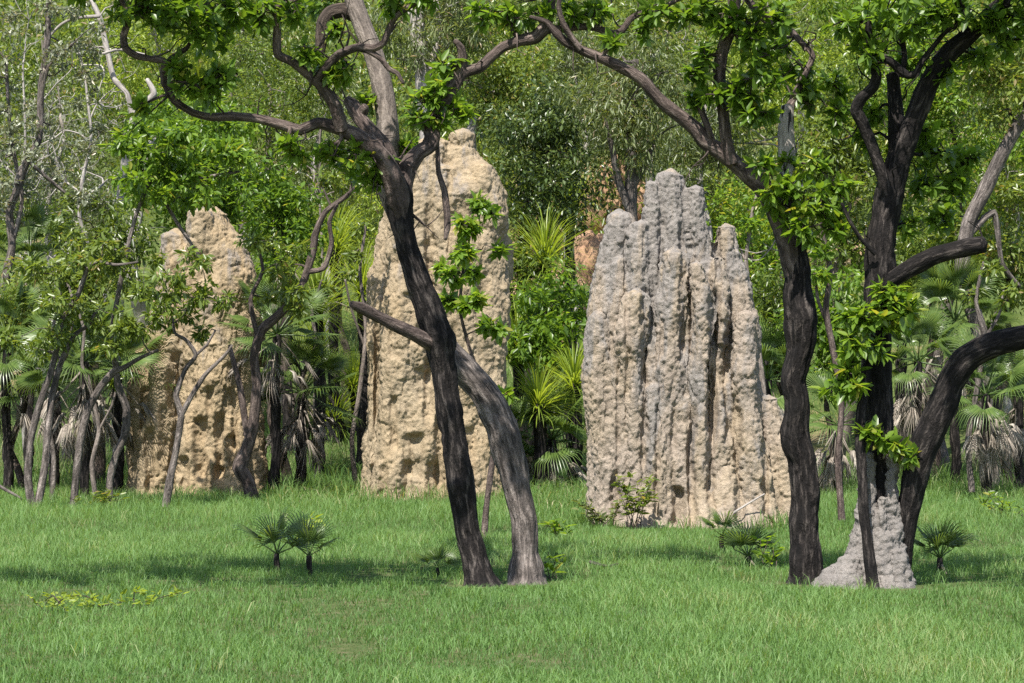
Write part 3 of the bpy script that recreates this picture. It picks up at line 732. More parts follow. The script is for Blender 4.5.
    up3 = [P(x, y, D) + np.array([0, d, 0]) for (x, y, d) in up] + [np.array(q) for q in [(-4.5, 18.6, 5.2), (-3.9, 19.0, 5.3), (-3.3, 18.4, 5.1), (-2.8, 19.2, 5.3), (-2.3, 18.7, 5.2), (-1.7, 19.1, 5.3), (-1.2, 19.6, 5.4), (-4.2, 19.6, 5.5), (-3.0, 19.8, 5.6), (-2.0, 20.0, 5.5), (-4.9, 19.2, 5.2)]]
    for c in up3:
        t.connect(c, 'limb', .006, rng, .03)
        for k in range(4):
            whorls(t, c + rng.normal(0, .25, 3) * np.array([1, 1, .4]), .3, 15, 'foliage', .11, rng, 'limb', .5)
    bare_twigs(t, 60, rng, 2.4)
    finish(t, {'trunk': (BM['char'], True), 'limb': (BM['limb'], True), 'foliage': (LM['bright'], False)})
hero_A()

def hero_B():
    D = 21.9; rng = np.random.default_rng(102)
    b = P(527, 588, D); b[2] = g1(b[0], b[1])
    t = Tree('tree', 'grey leaning tree curving left from its base and crossing behind the blackened stem', 'tree', b)
    t.scale = 0.84
    px_limb(t, D, [(527, 594, 37), (527, 583, 24), (526, 555, 17.5), (524, 520, 17), (518, 490, 17), (511, 460, 18), (503, 430, 18), (492, 405, 18), (478, 385, 18), (463, 368, 17), (450, 352, 15), (440, 335, 11)], 'trunk', 40, .014, .15, (0, .25))
    px_limb(t, D, [(452, 356, 13), (440, 334, 10), (432, 318, 8.5), (425, 300, 8), (415, 275, 8), (405, 250, 8), (397, 225, 8.5), (389, 203, 9.5), (384, 182, 12), (386, 150, 14), (385, 120, 14), (381, 90, 13.5), (374, 60, 12.5), (366, 35, 12), (356, 10, 11.5), (346, -20, 11), (338, -70, 9)], 'upper_stem', 24, .02, .05, (.25, .7))
    px_limb(t, D, [(350, 4, 9), (338, -1, 9), (325, 2, 9.5), (318, 12, 9), (316, 28, 8), (315, 45, 6)], 'dead_stub', 18, .02, .1, (.7, .6))
    for (x, y, d) in [(330, -90, .9), (300, -110, 1.4), (380, -140, .4)]:
        c = P(x, y, D) + np.array([0, d, 0]); t.connect(c, 'upper_stem', .008, rng, .04)
        for k in range(3): whorls(t, c + rng.normal(0, .25, 3), .3, 16, 'foliage', .11, rng, 'upper_stem', .5)
    for (x, y, r) in [(320, 60, 10), (398, 150, 8), (408, 140, 10), (362, 96, 8), (330, 20, 10)]:
        c = P(x, y, D) + np.array([0, .5, 0]); t.connect(c, 'upper_stem', .004, rng, .012)
        whorls(t, c, r * D / F, r, 'foliage', .09, rng, 'upper_stem', .5)
    for q in range(14):
        x = rng.uniform(300, 345); y = rng.uniform(20, 70)
        Q = [P(x, y, D), P(x + rng.uniform(-12, 12), y + 18, D), P(x + rng.uniform(-6, 20), y + 34, D)]; Q = [p + np.array([0, .6, 0]) for p in Q]; i = t.near(Q[0]); t.limb([t.nodes[i]] + Q, [.010, .008, .007, .005], t.keys[i], 5, .08, 0, .02)
    finish(t, {'trunk': (BM['charlight'], True), 'upper_stem': (BM['ashen'], True), 'dead_stub': (BM['brown'], True), 'foliage': (LM['bright'], False)})
hero_B()

def hero_C():
    D = 22.0; rng = np.random.default_rng(103)
    b = P(806, 580, D); b[2] = g1(b[0], b[1])
    t = Tree('tree', 'upright black-barked tree right of the grey mound with a pale blotched upper stem', 'tree', b)
    t.scale = 0.9
    px_limb(t, D, [(807, 592, 27), (806, 576, 20), (805, 545, 16.5), (804, 500, 16), (801, 460, 15.5), (794, 430, 16), (796, 400, 13.5), (794, 380, 14), (800, 350, 15), (800, 320, 18), (797, 300, 18), (797, 282, 15), (797, 262, 12), (795, 240, 9)], 'trunk', 40, .014, .18)
    px_limb(t, D, [(797, 275, 12), (796, 250, 11), (793, 215, 10.5), (791, 188, 10.5), (789, 160, 10), (788, 128, 9), (790, 104, 7)], 'upper_stem', 18, .025, .05, (0, .2))
    px_limb(t, D, [(790, 110, 6), (804, 80, 3.6), (817, 52, 3.4), (806, 37, 3.8), (795, 24, 4), (779, 19, 4.2), (762, 3, 4.4), (748, -20, 4.5), (730, -70, 4)], 'limb#high', 14, .025, .07, (.2, .6))
    L = lambda pts, dd: px_limb(t, D, pts, 'limb', 18, .025, .09, dd)
    L([(797, 280, 13), (790, 250, 12.5), (783, 228, 12), (774, 206, 12), (761, 186, 11.5), (741, 169, 10), (721, 153, 9), (704, 142, 8.2), (695, 130, 8), (680, 118, 7.6), (662, 104, 7.2), (652, 93, 7), (640, 80, 6.6), (620, 69, 6.2), (600, 60, 5.8), (580, 52, 5.2), (566, 45, 5), (556, 36, 4.6), (546, 25, 3.4), (530, 20, 2)], (0, -.2))
    L([(580, 52, 4), (570, 40, 3.6), (562, 26, 3.2), (558, 10, 2.6), (565, -20, 2)], (-.2, -.3))
    L([(731, 164, 7), (725, 142, 6.5), (721, 111, 6.5), (717, 76, 7), (720, 54, 7), (729, 26, 7), (731, 2, 6.5), (735, -40, 5), (745, -90, 4)], (-.11, -.4))
    L([(712, 146, 4.5), (708, 132, 4), (700, 110, 3.6), (696, 100, 2.5)], (-.1, -.1))
    cl = [(745, 40, -.5, 26), (722, 25, -.4, 20), (757, 85, -.5, 26), (735, 95, -.4, 20), (762, 60, -.5, 20), (700, 15, -.3, 18), (770, 25, -.5, 20), (748, 115, -.4, 20), (702, 60, -.3, 12), (690, 75, -.3, 14), (712, 95, -.3, 12),
          (798, 195, -.3, 24), (775, 190, -.3, 16), (818, 205, -.25, 22), (800, 230, -.3, 20), (832, 190, -.2, 18), (768, 205, -.2, 12), (760, 170, -.3, 10), (810, 165, -.2, 16), (835, 228, -.2, 14), (790, 160, .1, 10),
          (815, 90, .3, 20), (838, 80, .3, 18), (805, 60, .4, 16), (840, 110, .2, 16), (780, 40, .4, 14),
          (652, 15, -.3, 14), (680, 20, -.3, 16), (640, 30, -.2, 10), (612, 42, -.2, 8), (690, 100, -.1, 10)]
    for (x, y, d, r) in cl:
        c = P(x, y, D) + np.array([0, d, 0]); R = r * D / F
        t.connect(c, 'limb', .005, rng, .022)
        whorls(t, c, R * 1.12, max(3, int(r * .66)), 'foliage', .108, rng, 'limb', .6 if y > 140 else .4)  # upper clumps coloured darker to stand in for shade under the crown
    for (x, y, d) in [(740, -60, -.4), (680, -60, -.2), (720, -120, -.5)]:
        c = P(x, y, D) + np.array([0, d, 0]); t.connect(c, 'limb', .006, rng, .03)
        for k in range(3): whorls(t, c + rng.normal(0, .28, 3), .3, 18, 'foliage', .11, rng, 'limb', .5)
    bare_twigs(t, 40, rng, 2.4)
    finish(t, {'trunk': (BM['char'], True), 'upper_stem': (BM['mottled'], True), 'limb': (BM['limb'], True), 'foliage': (LM['bright'], False)})
hero_C()

def hero_D():
    D = 21.7; rng = np.random.default_rng(104)
    b = P(885, 588, D); b[2] = g1(b[0], b[1])
    t = Tree('tree', 'big dark forked tree on the right with one stem arching away to the right', 'tree', b)
    t.scale = 0.93
    px_limb(t, D, [(886, 594, 22), (884, 580, 17), (880, 540, 14), (879, 500, 14), (879, 460, 15), (878, 430, 15), (878, 390, 16), (878, 350, 16), (878, 310, 16), (879, 270, 16), (882, 235, 17), (888, 205, 16.5), (894, 178, 15), (898, 155, 13)], 'trunk', 40, .014, .17)
    px_limb(t, D, [(895, 590, 15), (900, 565, 12), (903, 540, 11), (906, 515, 12), (914, 472, 14.5), (925, 438, 16), (938, 408, 15), (948, 380, 14.5), (960, 361, 15), (976, 350, 14.5), (998, 342, 14), (1023, 336, 13.5), (1050, 328, 12), (1090, 300, 10), (1120, 240, 8)], 'trunk', 26, .018, .1, (.02, -.4))
    px_limb(t, D, [(867, 590, 8), (865, 570, 6.5), (862, 541, 6), (859, 509, 6), (857, 460, 6), (856, 430, 5.5), (860, 395, 5), (866, 360, 4)], 'trunk', 14, .025, .12, (-.40, -.15))
    L = lambda pts, dd, key='limb': px_limb(t, D, pts, key, 18, .025, .1, dd)
    L([(895, 180, 11), (897, 150, 9.5), (898, 120, 9), (897, 95, 8), (896, 72, 7)], (0, .2))
    L([(895, 175, 12), (905, 143, 11.5), (916, 112, 11), (926, 86, 10.5), (936, 68, 11), (947, 54, 11), (966, 37, 9), (986, 17, 9), (1002, 2, 8), (1025, -30, 7), (1040, -80, 5)], (0, -.4), 'limb#right')
    L([(886, 195, 8), (881, 175, 7), (872, 151, 6.5), (862, 128, 6.5), (854, 112, 6.5), (858, 101, 6.3), (870, 89, 6), (873, 78, 5.5), (868, 66, 4.5), (865, 40, 4), (863, 20, 3.6), (860, -20, 3)], (-.05, -.3), 'limb#left')
    L([(866, 72, 4), (874, 64, 4.2), (884, 64, 4.4), (893, 72, 4.6), (902, 79, 4.4), (910, 78, 4), (916, 66, 3.5), (926, 53, 3), (939, 37, 2.6), (953, 28, 2)], (-.25, -.35), 'limb#left')
    L([(898, 80, 3), (901, 60, 3), (899, 40, 3), (903, 15, 2.6), (906, -10, 2)], (-.2, -.2))
    L([(880, 285, 10), (892, 279, 10), (911, 267, 10), (933, 256, 10), (959, 249, 10), (976, 246, 9.5)], (0, -.35), 'limb#broken')
    L([(873, 255, 2.4), (858, 240, 2.2), (846, 222, 2), (838, 205, 1.6)], (-.15, -.25), 'limb#thin')
    cl = [(878, 308, -.3, 20), (862, 318, -.35, 16), (892, 318, -.3, 16), (850, 345, -.3, 16), (868, 345, -.35, 14), (842, 372, -.25, 12), (832, 388, -.2, 12), (850, 385, -.25, 12), (880, 290, -.3, 12), (905, 305, -.3, 10), (846, 318, -.3, 10),
          (880, 435, -.25, 12), (896, 448, -.25, 12), (865, 428, -.25, 9), (906, 455, -.25, 7),
          (860, 60, -.3, 16), (845, 30, -.3, 20), (880, 25, -.3, 18), (905, 30, -.3, 18), (930, 20, -.4, 20), (955, 15, -.4, 20), (985, 30, -.4, 18), (1010, 20, -.4, 22), (940, 75, -.2, 14), (880, 110, .2, 16), (870, 135, .2, 14), (915, 60, .2, 14),
          (940, 150, .25, 22), (955, 185, .25, 22), (925, 185, .2, 16), (970, 160, .3, 18), (945, 215, .2, 16), (910, 225, .15, 12), (925, 130, .2, 14), (970, 60, -.2, 14), (1000, 45, -.3, 14)]
    for (x, y, d, r) in cl:
        c = P(x, y, D) + np.array([0, d, 0]); R = r * D / F
        t.connect(c, 'limb', .005, rng, .02)
        whorls(t, c, R * 1.12, max(3, int(r * .66)), 'foliage', .108, rng, 'limb', .62 if y > 240 else .4)  # high clumps take a darker leaf colour as painted crown shade
    for (x, y, d) in [(880, -50, -.3), (960, -50, -.5), (1040, -40, -.4), (1090, 40, -.4), (1110, 140, -.5), (1000, -60, -1.2), (960, -110, -2.6), (1010, -100, -2.8), (910, -110, -2.7)]:
        c = P(x, y, D) + np.array([0, d, 0]); t.connect(c, 'limb', .006, rng, .03)
        for k in range(3): whorls(t, c + rng.normal(0, .28, 3), .32, 18, 'foliage', .11, rng, 'limb', .5)
    bare_twigs(t, 45, rng, 2.4)
    finish(t, {'trunk': (BM['char'], True), 'limb': (BM['char'], True), 'foliage': (LM['bright'], False)})
hero_D()

# ---- traced saplings and thin trees
def traced(name, label, cat, D, stems, clusters, bark, style, seed, nmul=1.0, whorled=False, bpy_base=None, L=None):
    rng = np.random.default_rng(seed)
    x0, y0 = stems[0][0][0], stems[0][0][1]
    b = P(x0, y0, D); b[2] = g1(b[0], b[1])
    t = Tree(name, label, cat, b, 'thin saplings' if cat == 'sapling' else None); t.scale = .84
    for i, st in enumerate(stems):
        st = list(st)
        px_limb(t, D, st, 'trunk', 12, .035, .10, (0, rng.uniform(-.25, .25)) if i else None)
    Ls, ar, hang = LEAFSTYLE[style]
    if L: Ls = L
    for cc in clusters:
        x, y, r = cc[:3]; d = cc[3] if len(cc) > 3 else rng.uniform(-.4, .4)
        c = P(x, y, D) + np.array([0, d, 0]); R = r * D / F
        t.connect(c, 'trunk', .004, rng, .018, 5)
        if whorled: whorls(t, c, R, max(4, int(r * .9 * nmul)), 'foliage', Ls, rng, 'trunk', .6)
        else:
            m = max(3, int(r / 6))
            for k in range(m):
                cc2 = c + rdir(1, rng)[0] * R * .7 * np.array([1, 1, .7]); t.connect(cc2, 'trunk', .003, rng, .01, 4)
                puff(t.a('foliage'), cc2, R * .55, int(34 * nmul), Ls, rng, rng.uniform(.42, .62), ar, hang, .8, True)
    finish(t, {'trunk': (BM[bark], True), 'foliage': (LM[style], False)})
    return t

def scat(x0, x1, y0, y1, n, r, rng):
    return [(rng.uniform(x0, x1), rng.uniform(y0, y1), r * rng.uniform(.7, 1.3)) for _ in range(n)]
rs = np.random.default_rng(5)

traced('sapling', 'twin-stemmed thin sapling furthest left, a pale stem curving up and right', 'sapling', 33.0,
  [[(33, 516, 5), (28, 478, 4.8), (30, 445, 4.3), (38, 410, 4.2), (50, 375, 4), (58, 345, 3.4), (62, 320, 3.2), (78, 295, 3), (88, 268, 3), (97, 262, 2.6), (116, 265, 1.8), (138, 262, 1.1)],
   [(36, 514, 5.5), (44, 470, 5), (46, 440, 4.6), (50, 400, 4.2), (58, 365, 3.6), (72, 335, 3), (86, 325, 2.2), (92, 312, 1.6)]],
  scat(0, 70, 265, 350, 10, 17, rs) + scat(60, 130, 240, 290, 7, 15, rs), 'charlight', 'mid', 201)
traced('sapling', 'slender sapling leaning right in front of the dead palm skirts', 'sapling', 33.2,
  [[(72, 518, 5), (75, 485, 4.6), (80, 445, 4.8), (88, 410, 5), (100, 388, 4.3), (113, 372, 4), (125, 367, 3.2), (140, 358, 2.6), (158, 350, 1.8)]],
  scat(85, 150, 315, 350, 6, 13, rs) + scat(60, 100, 290, 320, 3, 13, rs), 'charlight', 'mid', 202)
traced('sapling', 'crooked dark sapling with a dense crown spread over the left mound', 'sapling', 33.6,
  [[(110, 512, 4.6), (110, 480, 4.4), (116, 455, 4.6), (125, 435, 5), (127, 410, 5), (118, 385, 4.5), (115, 360, 4.2), (112, 330, 3.2), (118, 295, 3), (126, 255, 2.6), (136, 215, 2.4), (150, 182, 2.2), (172, 165, 2)],
   [(158, 176, 2), (164, 200, 2.2), (176, 222, 2.2), (190, 243, 2), (209, 272, 1.4)], [(165, 196, 2.6), (190, 180, 2.4), (215, 176, 2), (240, 172, 1.5)]],
  scat(118, 255, 140, 195, 22, 17, rs) + scat(130, 235, 110, 150, 8, 15, rs), 'charlight', 'bright', 203, 1.15)
traced('sapling', 'thin forked black sapling standing directly before the left mound', 'sapling', 33.0,
  [[(164, 518, 5), (170, 480, 4.6), (177, 445, 4.2), (181, 415, 4), (176, 395, 3.2), (185, 370, 3), (196, 355, 2.6), (186, 340, 2.2), (175, 333, 1.8), (172, 315, 1.5)],
   [(181, 416, 3.4), (192, 395, 3.2), (205, 375, 2.6), (225, 355, 2), (232, 345, 1.4)], [(196, 355, 2), (206, 345, 1.8), (214, 330, 1.4)]],
  scat(145, 225, 280, 335, 12, 14, rs) + scat(150, 200, 255, 285, 5, 13, rs), 'charlight', 'mid', 204, .9)
traced('crooked_tree', 'crooked thin tree at the right foot of the left mound, limb rising rightwards', 'tree', 34.6,
  [[(253, 502, 9), (248, 482, 8), (240, 468, 9), (248, 445, 7.4), (254, 420, 6.4), (257, 385, 6), (254, 355, 5.4), (262, 330, 6), (280, 314, 5.4), (300, 290, 5), (312, 255, 4.8), (315, 235, 4.2), (325, 212, 3.4), (345, 197, 3), (354, 188, 2)],
   [(248, 442, 4.6), (240, 390, 4), (232, 360, 3), (228, 345, 2)], [(308, 272, 3.4), (324, 268, 3.2), (332, 245, 3), (330, 222, 2.6), (338, 205, 2)],
   [(258, 340, 3), (250, 300, 2.6), (262, 270, 2.2), (255, 240, 1.8)]],
  scat(240, 300, 240, 300, 8, 15, rs) + scat(265, 300, 285, 325, 4, 12, rs) + scat(310, 360, 170, 200, 4, 12, rs), 'limb', 'mid', 205, .9)
traced('sapling', 'whippy leafy sapling growing up before the tallest mound', 'sapling', 27.0,
  [[(484, 545, 4.5), (486, 510, 4), (493, 458, 3.6), (498, 441, 3.2), (488, 400, 2.6), (470, 350, 2.2), (460, 310, 2), (463, 270, 1.8), (470, 235, 1.6), (474, 205, 1.2)],
   [(497, 442, 2.6), (506, 420, 2.2), (512, 395, 1.8)]],
  [(468, 225, 13), (482, 205, 12), (462, 250, 13), (455, 275, 12), (472, 270, 10), (490, 212, 8), (448, 300, 9), (480, 300, 10), (465, 305, 8), (500, 250, 6), (442, 268, 8), (505, 395, 8), (498, 330, 8), (488,325,8)],
  'limb', 'bright', 206, 1.0, True, L=.12)
traced('tree', 'tall grey-leaved tree with a crooked brown stem at the left edge', 'tree', 38.5,
  [[(-8, 488, 7), (-6, 400, 6), (-2, 320, 5.5), (5, 280, 5.4), (12, 246, 5), (9, 213, 4.8), (16, 193, 4.8), (27, 160, 4.6), (39, 139, 4.4), (41, 86, 4.2), (47, 41, 4), (49, 0, 3.4), (55, -60, 2.5)],
   [(41, 95, 2.6), (50, 65, 2.2), (74, 45, 1.8)], [(12, 246, 3), (22, 200, 2.6), (10, 130, 2.4), (6, 60, 2)], [(27, 160, 2.4), (55, 185, 2), (80, 205, 1.6)]],
  scat(-15, 100, 0, 220, 40, 16, rs), 'charlight', 'grey', 207, 1.0)
traced('bare_tree', 'bleached forked dead tree rising left of the tan mound', 'tree', 39.5,
  [[(118, 490, 6), (116, 400, 5.5), (120, 300, 5), (118, 220, 4.6), (125, 158, 4.4), (133, 119, 4), (140, 107, 4), (154, 94, 4), (147, 79, 2.5)],
   [(133, 119, 3), (127, 94, 3.2), (113, 78, 3.4), (105, 45, 3.6), (98, 16, 3.4), (88, -5, 3), (80, -40, 2)], [(100, 16, 2), (74, 18, 2), (60, 24, 1.8), (48, 36, 1.4)],
   [(146, 55, 1.5), (120, 50, 1.8), (104, 55, 1.6)]],
  scat(60, 120, 0, 90, 6, 12, rs), 'pale', 'grey', 208, .8)

for i, (lb, D, st, cl, bk, sty) in enumerate([
 ('whip-thin grey sapling standing between the leftmost palm trunks', 35.5, [[(52, 500, 3.6), (54, 460, 3.2), (48, 420, 3), (56, 380, 2.8), (50, 340, 2.4), (60, 300, 2), (58, 262, 1.6)], [(56, 380, 1.8), (70, 350, 1.5), (76, 322, 1.2)]], [(58, 275, 12), (74, 320, 10), (50, 300, 10)], 'charlight', 'mid'),
 ('pale spindly sapling bending left beside the dead palm skirts', 35.2, [[(96, 502, 3.4), (92, 465, 3), (99, 430, 2.8), (92, 395, 2.6), (82, 365, 2.2), (84, 330, 1.8), (74, 300, 1.4)], [(99, 430, 1.8), (112, 405, 1.6), (118, 380, 1.3)]], [(76, 302, 11), (90, 325, 9), (118, 378, 7)], 'ashen', 'mid'),
 ('crooked bare sapling crossing before the fan palms right of the tan mound', 37.0, [[(296, 492, 3.2), (300, 450, 3), (292, 410, 2.8), (303, 375, 2.6), (316, 345, 2.2), (312, 310, 2), (322, 280, 1.5)], [(303, 375, 1.8), (290, 350, 1.5)]], [(322, 285, 10), (312, 300, 9)], 'charlight', 'mid'),
 ('thin pale leaning sapling at the left edge of the tallest mound', 37.5, [[(356, 490, 3.4), (352, 440, 3), (360, 390, 2.8), (366, 330, 2.4), (360, 270, 2), (366, 225, 1.6)], [(364, 345, 1.6), (352, 310, 1.4), (346, 280, 1.2)]], [(364, 230, 12), (350, 275, 10), (356, 255, 9)], 'ashen', 'mid'),
 ('thin pale sapling right of the grey mound top', 36.0, [[(762, 480, 3.6), (766, 420, 3.2), (760, 360, 3), (752, 310, 2.8), (746, 260, 2.4), (752, 215, 2.2), (758, 190, 1.6)], [(746, 262, 1.8), (738, 240, 1.5)]], [(758, 200, 12), (742, 240, 10), (750, 225, 9)], 'ashen', 'bright'),
 ('thin crooked sapling between the upright black tree and the forked trunk', 30.0, [[(842, 520, 4.4), (838, 460, 4), (842, 400, 3.8), (833, 350, 3.8), (826, 310, 3.6), (830, 270, 3.2), (822, 225, 2.6), (826, 190, 2)], [(830, 330, 2.4), (818, 300, 2), (815, 270, 1.6)]], [(828, 215, 14), (815, 275, 11), (822, 250, 10)], 'limb', 'bright'),
 ('thin crooked sapling behind the arching right stem', 36.0, [[(972, 492, 4), (968, 440, 3.6), (976, 395, 3.4), (984, 340, 3), (976, 300, 2.6), (984, 262, 2)], [(984, 340, 2), (1000, 315, 1.6), (1006, 290, 1.2)]], [(984, 270, 14), (1004, 295, 12), (972, 290, 10)], 'charlight', 'mid')]):
    traced('sapling', lb, 'sapling', D, st, cl, bk, sty, 230 + i, .9)

def bare_tree(label, px, D, toppx, toppy, seed, r0=.05, bark='pale', depth=4):
    rng = np.random.default_rng(seed)
    x0 = (px - 512) * D / F; b = np.array([x0, D, g1(x0, D)])
    t = Tree('bare_tree', label, 'tree', b, 'leafless trees at the left')
    top = P(toppx, toppy, D)
    mid = [b * (1 - u) + top * u + np.array([rng.normal(0, .14), rng.normal(0, .1), 0]) for u in (.2, .4, .6, .8)]
    c, r = t.limb([b - np.array([0, 0, .1])] + mid + [top], list(np.linspace(r0, r0 * .3, 6)), 'trunk', 8, .06, .1, .03)
    def grow(p, d, L, r, k):
        pts = [p]
        for i in range(4):
            d = nrm(d + rng.normal(0, .38, 3) + np.array([0, 0, .10])); pts.append(pts[-1] + d * L / 4)
        t.limb(pts, list(np.linspace(r, r * .5, 5)), 'branch', 6, .07, .05, 0)
        if k > 0:
            for i in range(rng.integers(2, 4)):
                j = rng.integers(1, 5); grow(pts[j], nrm(d + rng.normal(0, .8, 3)), L * rng.uniform(.5, .75), r * .55, k - 1)
    for i in range(9):
        j = int(len(c) * rng.uniform(.4, 1)) - 1
        grow(c[j], nrm(np.array([rng.normal(0, 1), rng.normal(0, .7), rng.uniform(.1, .9)])), rng.uniform(.7, 1.3), max(.012, r[j] * .6), depth - 2)
    finish(t, {'trunk': (BM[bark], True), 'branch': (BM[bark], True)})
bare_tree('tangled ash-grey leafless tree just right of the hanging dry fronds', 92, 40.5, 78, 40, 801)
bare_tree('thin leafless grey tree behind the crooked stem at the left edge', 30, 41.5, 24, 60, 802, .045)
bare_tree('leafless twiggy tree in front of the drooping olive tree, left of centre', 318, 42.5, 322, 120, 803, .04, 'ashen')

def fulltree(name, label, px, D, crown, style, bark, seed, nclu=26, trunk=None, lean=0, cat='tree', dens=1.0, clr=.42, sub=None):
    """tree standing at image column px, D metres away; crown = (cx, cy, rx, ry) in pixels at that distance"""
    rng = np.random.default_rng(seed)
    k = D / F
    x0 = (px - 512) * k; b = np.array([x0, D, g1(x0, D)])
    t = Tree(name, label, cat, b, 'trees behind the mounds' if cat == 'tree' else 'understorey shrubs')
    cx, cy, rx, ry = crown
    cc = P(cx, cy, D); RX, RY = rx * k, ry * k
    if trunk is None:
        top = cc + np.array([0, 0, RY * .3])
        H = top[2] - b[2]; r0 = max(.035, .017 * H + .02) * rng.uniform(.8, 1.2)
        mid = [b * (1 - u) + top * u + np.array([rng.normal(0, .035 * H), rng.normal(0, .03 * H), 0]) for u in (.25, .5, .75)]
        t.limb([b - np.array([0, 0, .15]), b + np.array([0, 0, .1])] + mid + [top], [r0 * 1.4, r0 * 1.1, r0 * .95, r0 * .75, r0 * .5, r0 * .25], 'trunk', 9, .12, .09, .05)
    else:
        for i, st in enumerate(trunk):
            px_limb(t, D, st, 'trunk', 12, .05, .08, (0, rng.uniform(-.3, .3)) if i else None)
    Ls, ar, hang = LEAFSTYLE[style]; Ls *= rng.uniform(.8, 1.25); tv = rng.uniform(-.14, .14)
    # clumps fill an uneven crown volume
    C = []
    for _ in range(nclu):
        d = rdir(1, rng)[0]; u = rng.random() ** .4
        C.append(cc + d * u * np.array([RX, min(RX, 1.3), RY]))
    # limbs first to the nearer clumps
    C.sort(key=lambda c: np.linalg.norm(c - np.array(t.nodes[t.near(c)])))
    for c in C:
        R = clr * rng.uniform(.7, 1.3)
        t.connect(c, 'trunk', .006, rng, .035, 5)
        n = int(180 * dens * (R / .42) ** 1.5)
        lvb = rng.uniform(.36, .66) + tv
        for j in range(3):
            puff(t.a('crown'), c + rng.normal(0, R * .45, 3), R * .62, n // 3, Ls, rng, lvb, ar, hang, .7)
    finish(t, {'trunk': (BM[bark], True), 'crown': (LM[style], False)})
    return t

FT = fulltree
FT('tree', 'grey-green bushy tree behind the leftmost saplings', 55, 45, (65, 165, 70, 90), 'grey', 'pale', 301, 60, clr=.34)
FT('tree', 'yellow-green tree showing above the bleached dead tree', 140, 50, (150, 40, 70, 75), 'lime', 'pale', 302, 36)
FT('tree', 'bushy mid-green tree directly behind the left mound', 195, 43, (190, 160, 65, 85), 'bright', 'brown', 303, 42)
FT('tree', 'mid-green tree in the gap behind the crooked thin tree', 285, 46, (270, 110, 60, 90), 'mid', 'ashen', 304, 42)
FT('tree', 'drooping olive tree behind the low broken limb of the blackened tree', 335, 49, (325, 140, 50, 80), 'olive', 'pale', 305, 36)
FT('tree', 'tall leafy tree closing the background above the wide left limb', 245, 55, (250, 20, 90, 80), 'mid', 'grey', 306, 40)
FT('tree', 'white-trunked gum rising behind the top of the tallest mound', 425, 42.5, (430, 20, 60, 60), 'olive', 'pale', 307, 30,
   [[(440, 470, 10), (438, 350, 10), (434, 220, 9.5), (424, 80, 9), (416, 20, 8.5), (412, -40, 7), (405, -100, 5)], [(426, 70, 4), (440, 40, 3.4), (436, 0, 3)]])
FT('tree', 'leafy tree with a bare pale bent bough beside the knob of the tallest mound', 478, 43, (505, 75, 50, 60), 'mid', 'pale', 308, 30,
   [[(482, 470, 8), (480, 330, 7), (476, 200, 6.5), (470, 140, 6), (476, 122, 5.6), (487, 110, 4.6), (484, 101, 4), (495, 93, 3.4), (512, 90, 2.2)], [(480, 118, 4.4), (500, 115, 4), (520, 105, 3.2), (535, 98, 2)]])
FT('tree', 'dark-leaved tree filling the gap between the tallest and grey mounds', 528, 41.5, (545, 170, 50, 75), 'dark', 'brown', 309, 40)
FT('tree', 'drooping olive gum behind the dark-leaved tree', 575, 50, (575, 95, 65, 85), 'olive', 'pale', 310, 40)
FT('tree', 'olive gum with a pale trunk directly above the grey mound', 631, 41, (640, 105, 60, 60), 'olive', 'grey', 311, 34,
   [[(634, 470, 8), (634, 340, 7.5), (631, 214, 6.5), (631, 150, 5.5), (633, 110, 4.5), (636, 60, 3.5)], [(631, 215, 4.5), (618, 180, 4), (612, 150, 3), (605, 120, 2)], [(632, 190, 3.4), (645, 165, 3), (655, 140, 2.2)]])
FT('tree', 'thin pale-stemmed tree behind the long bare limb', 650, 47, (670, 30, 65, 55), 'mid', 'pale', 312, 30,
   [[(652, 430, 5), (650, 200, 4), (647, 79, 3.2), (649, 44, 3), (650, 10, 2.6), (655, -40, 2)], [(649, 60, 2.2), (660, 50, 2), (670, 32, 1.6)]])
FT('tree', 'grey-green tree behind the right shoulder of the grey mound', 712, 46, (705, 130, 55, 75), 'olive', 'pale', 313, 36)
FT('tree', 'bright shrubby tree between the grey mound and the upright black tree', 752, 40.5, (752, 255, 38, 75), 'bright', 'grey', 314, 26, clr=.36)
FT('tree', 'yellow-green tree high behind the blotched pale stem', 800, 52, (790, 60, 75, 80), 'lime', 'pale', 315, 38)
FT('tree', 'leafy tree between the upright black tree and the forked tree', 838, 43, (840, 170, 55, 100), 'mid', 'ashen', 316, 46)
FT('tree', 'bright-leaved tree behind the upper fork of the big forked tree', 940, 43, (945, 120, 60, 100), 'bright', 'grey', 317, 46)
FT('tree', 'tree with a pale trunk slanting out of frame at the right edge', 985, 39, (1010, 60, 60, 60), 'mid', 'charlight', 318, 30,
   [[(992, 490, 9), (985, 420, 8.5), (982, 345, 8.5), (970, 300, 8), (962, 273, 7.6), (968, 225, 7.6), (985, 190, 7.6), (1003, 152, 7), (1024, 115, 6.6), (1045, 70, 5.5), (1060, 10, 4)], [(968, 235, 4), (995, 212, 3.4), (1004, 262, 2.6), (1023, 286, 2)]])
FT('tree', 'rounded green tree behind the slanting pale trunk', 1005, 46, (1000, 190, 60, 100), 'mid', 'pale', 319, 46)
FT('tree', 'tall green tree at the back above the forked tree crown', 890, 55, (890, 40, 90, 80), 'bright', 'grey', 320, 40)
FT('tree', 'tall mid-green tree at the back above the grey mound', 540, 58, (560, 10, 100, 70), 'mid', 'grey', 321, 36)
FT('tree', 'green tree just outside the left edge of the view', -60, 43, (-60, 120, 60, 130), 'mid', 'grey', 322, 40)
FT('tree', 'green tree just outside the right edge of the view', 1085, 42, (1085, 120, 60, 130), 'bright', 'grey', 323, 40)
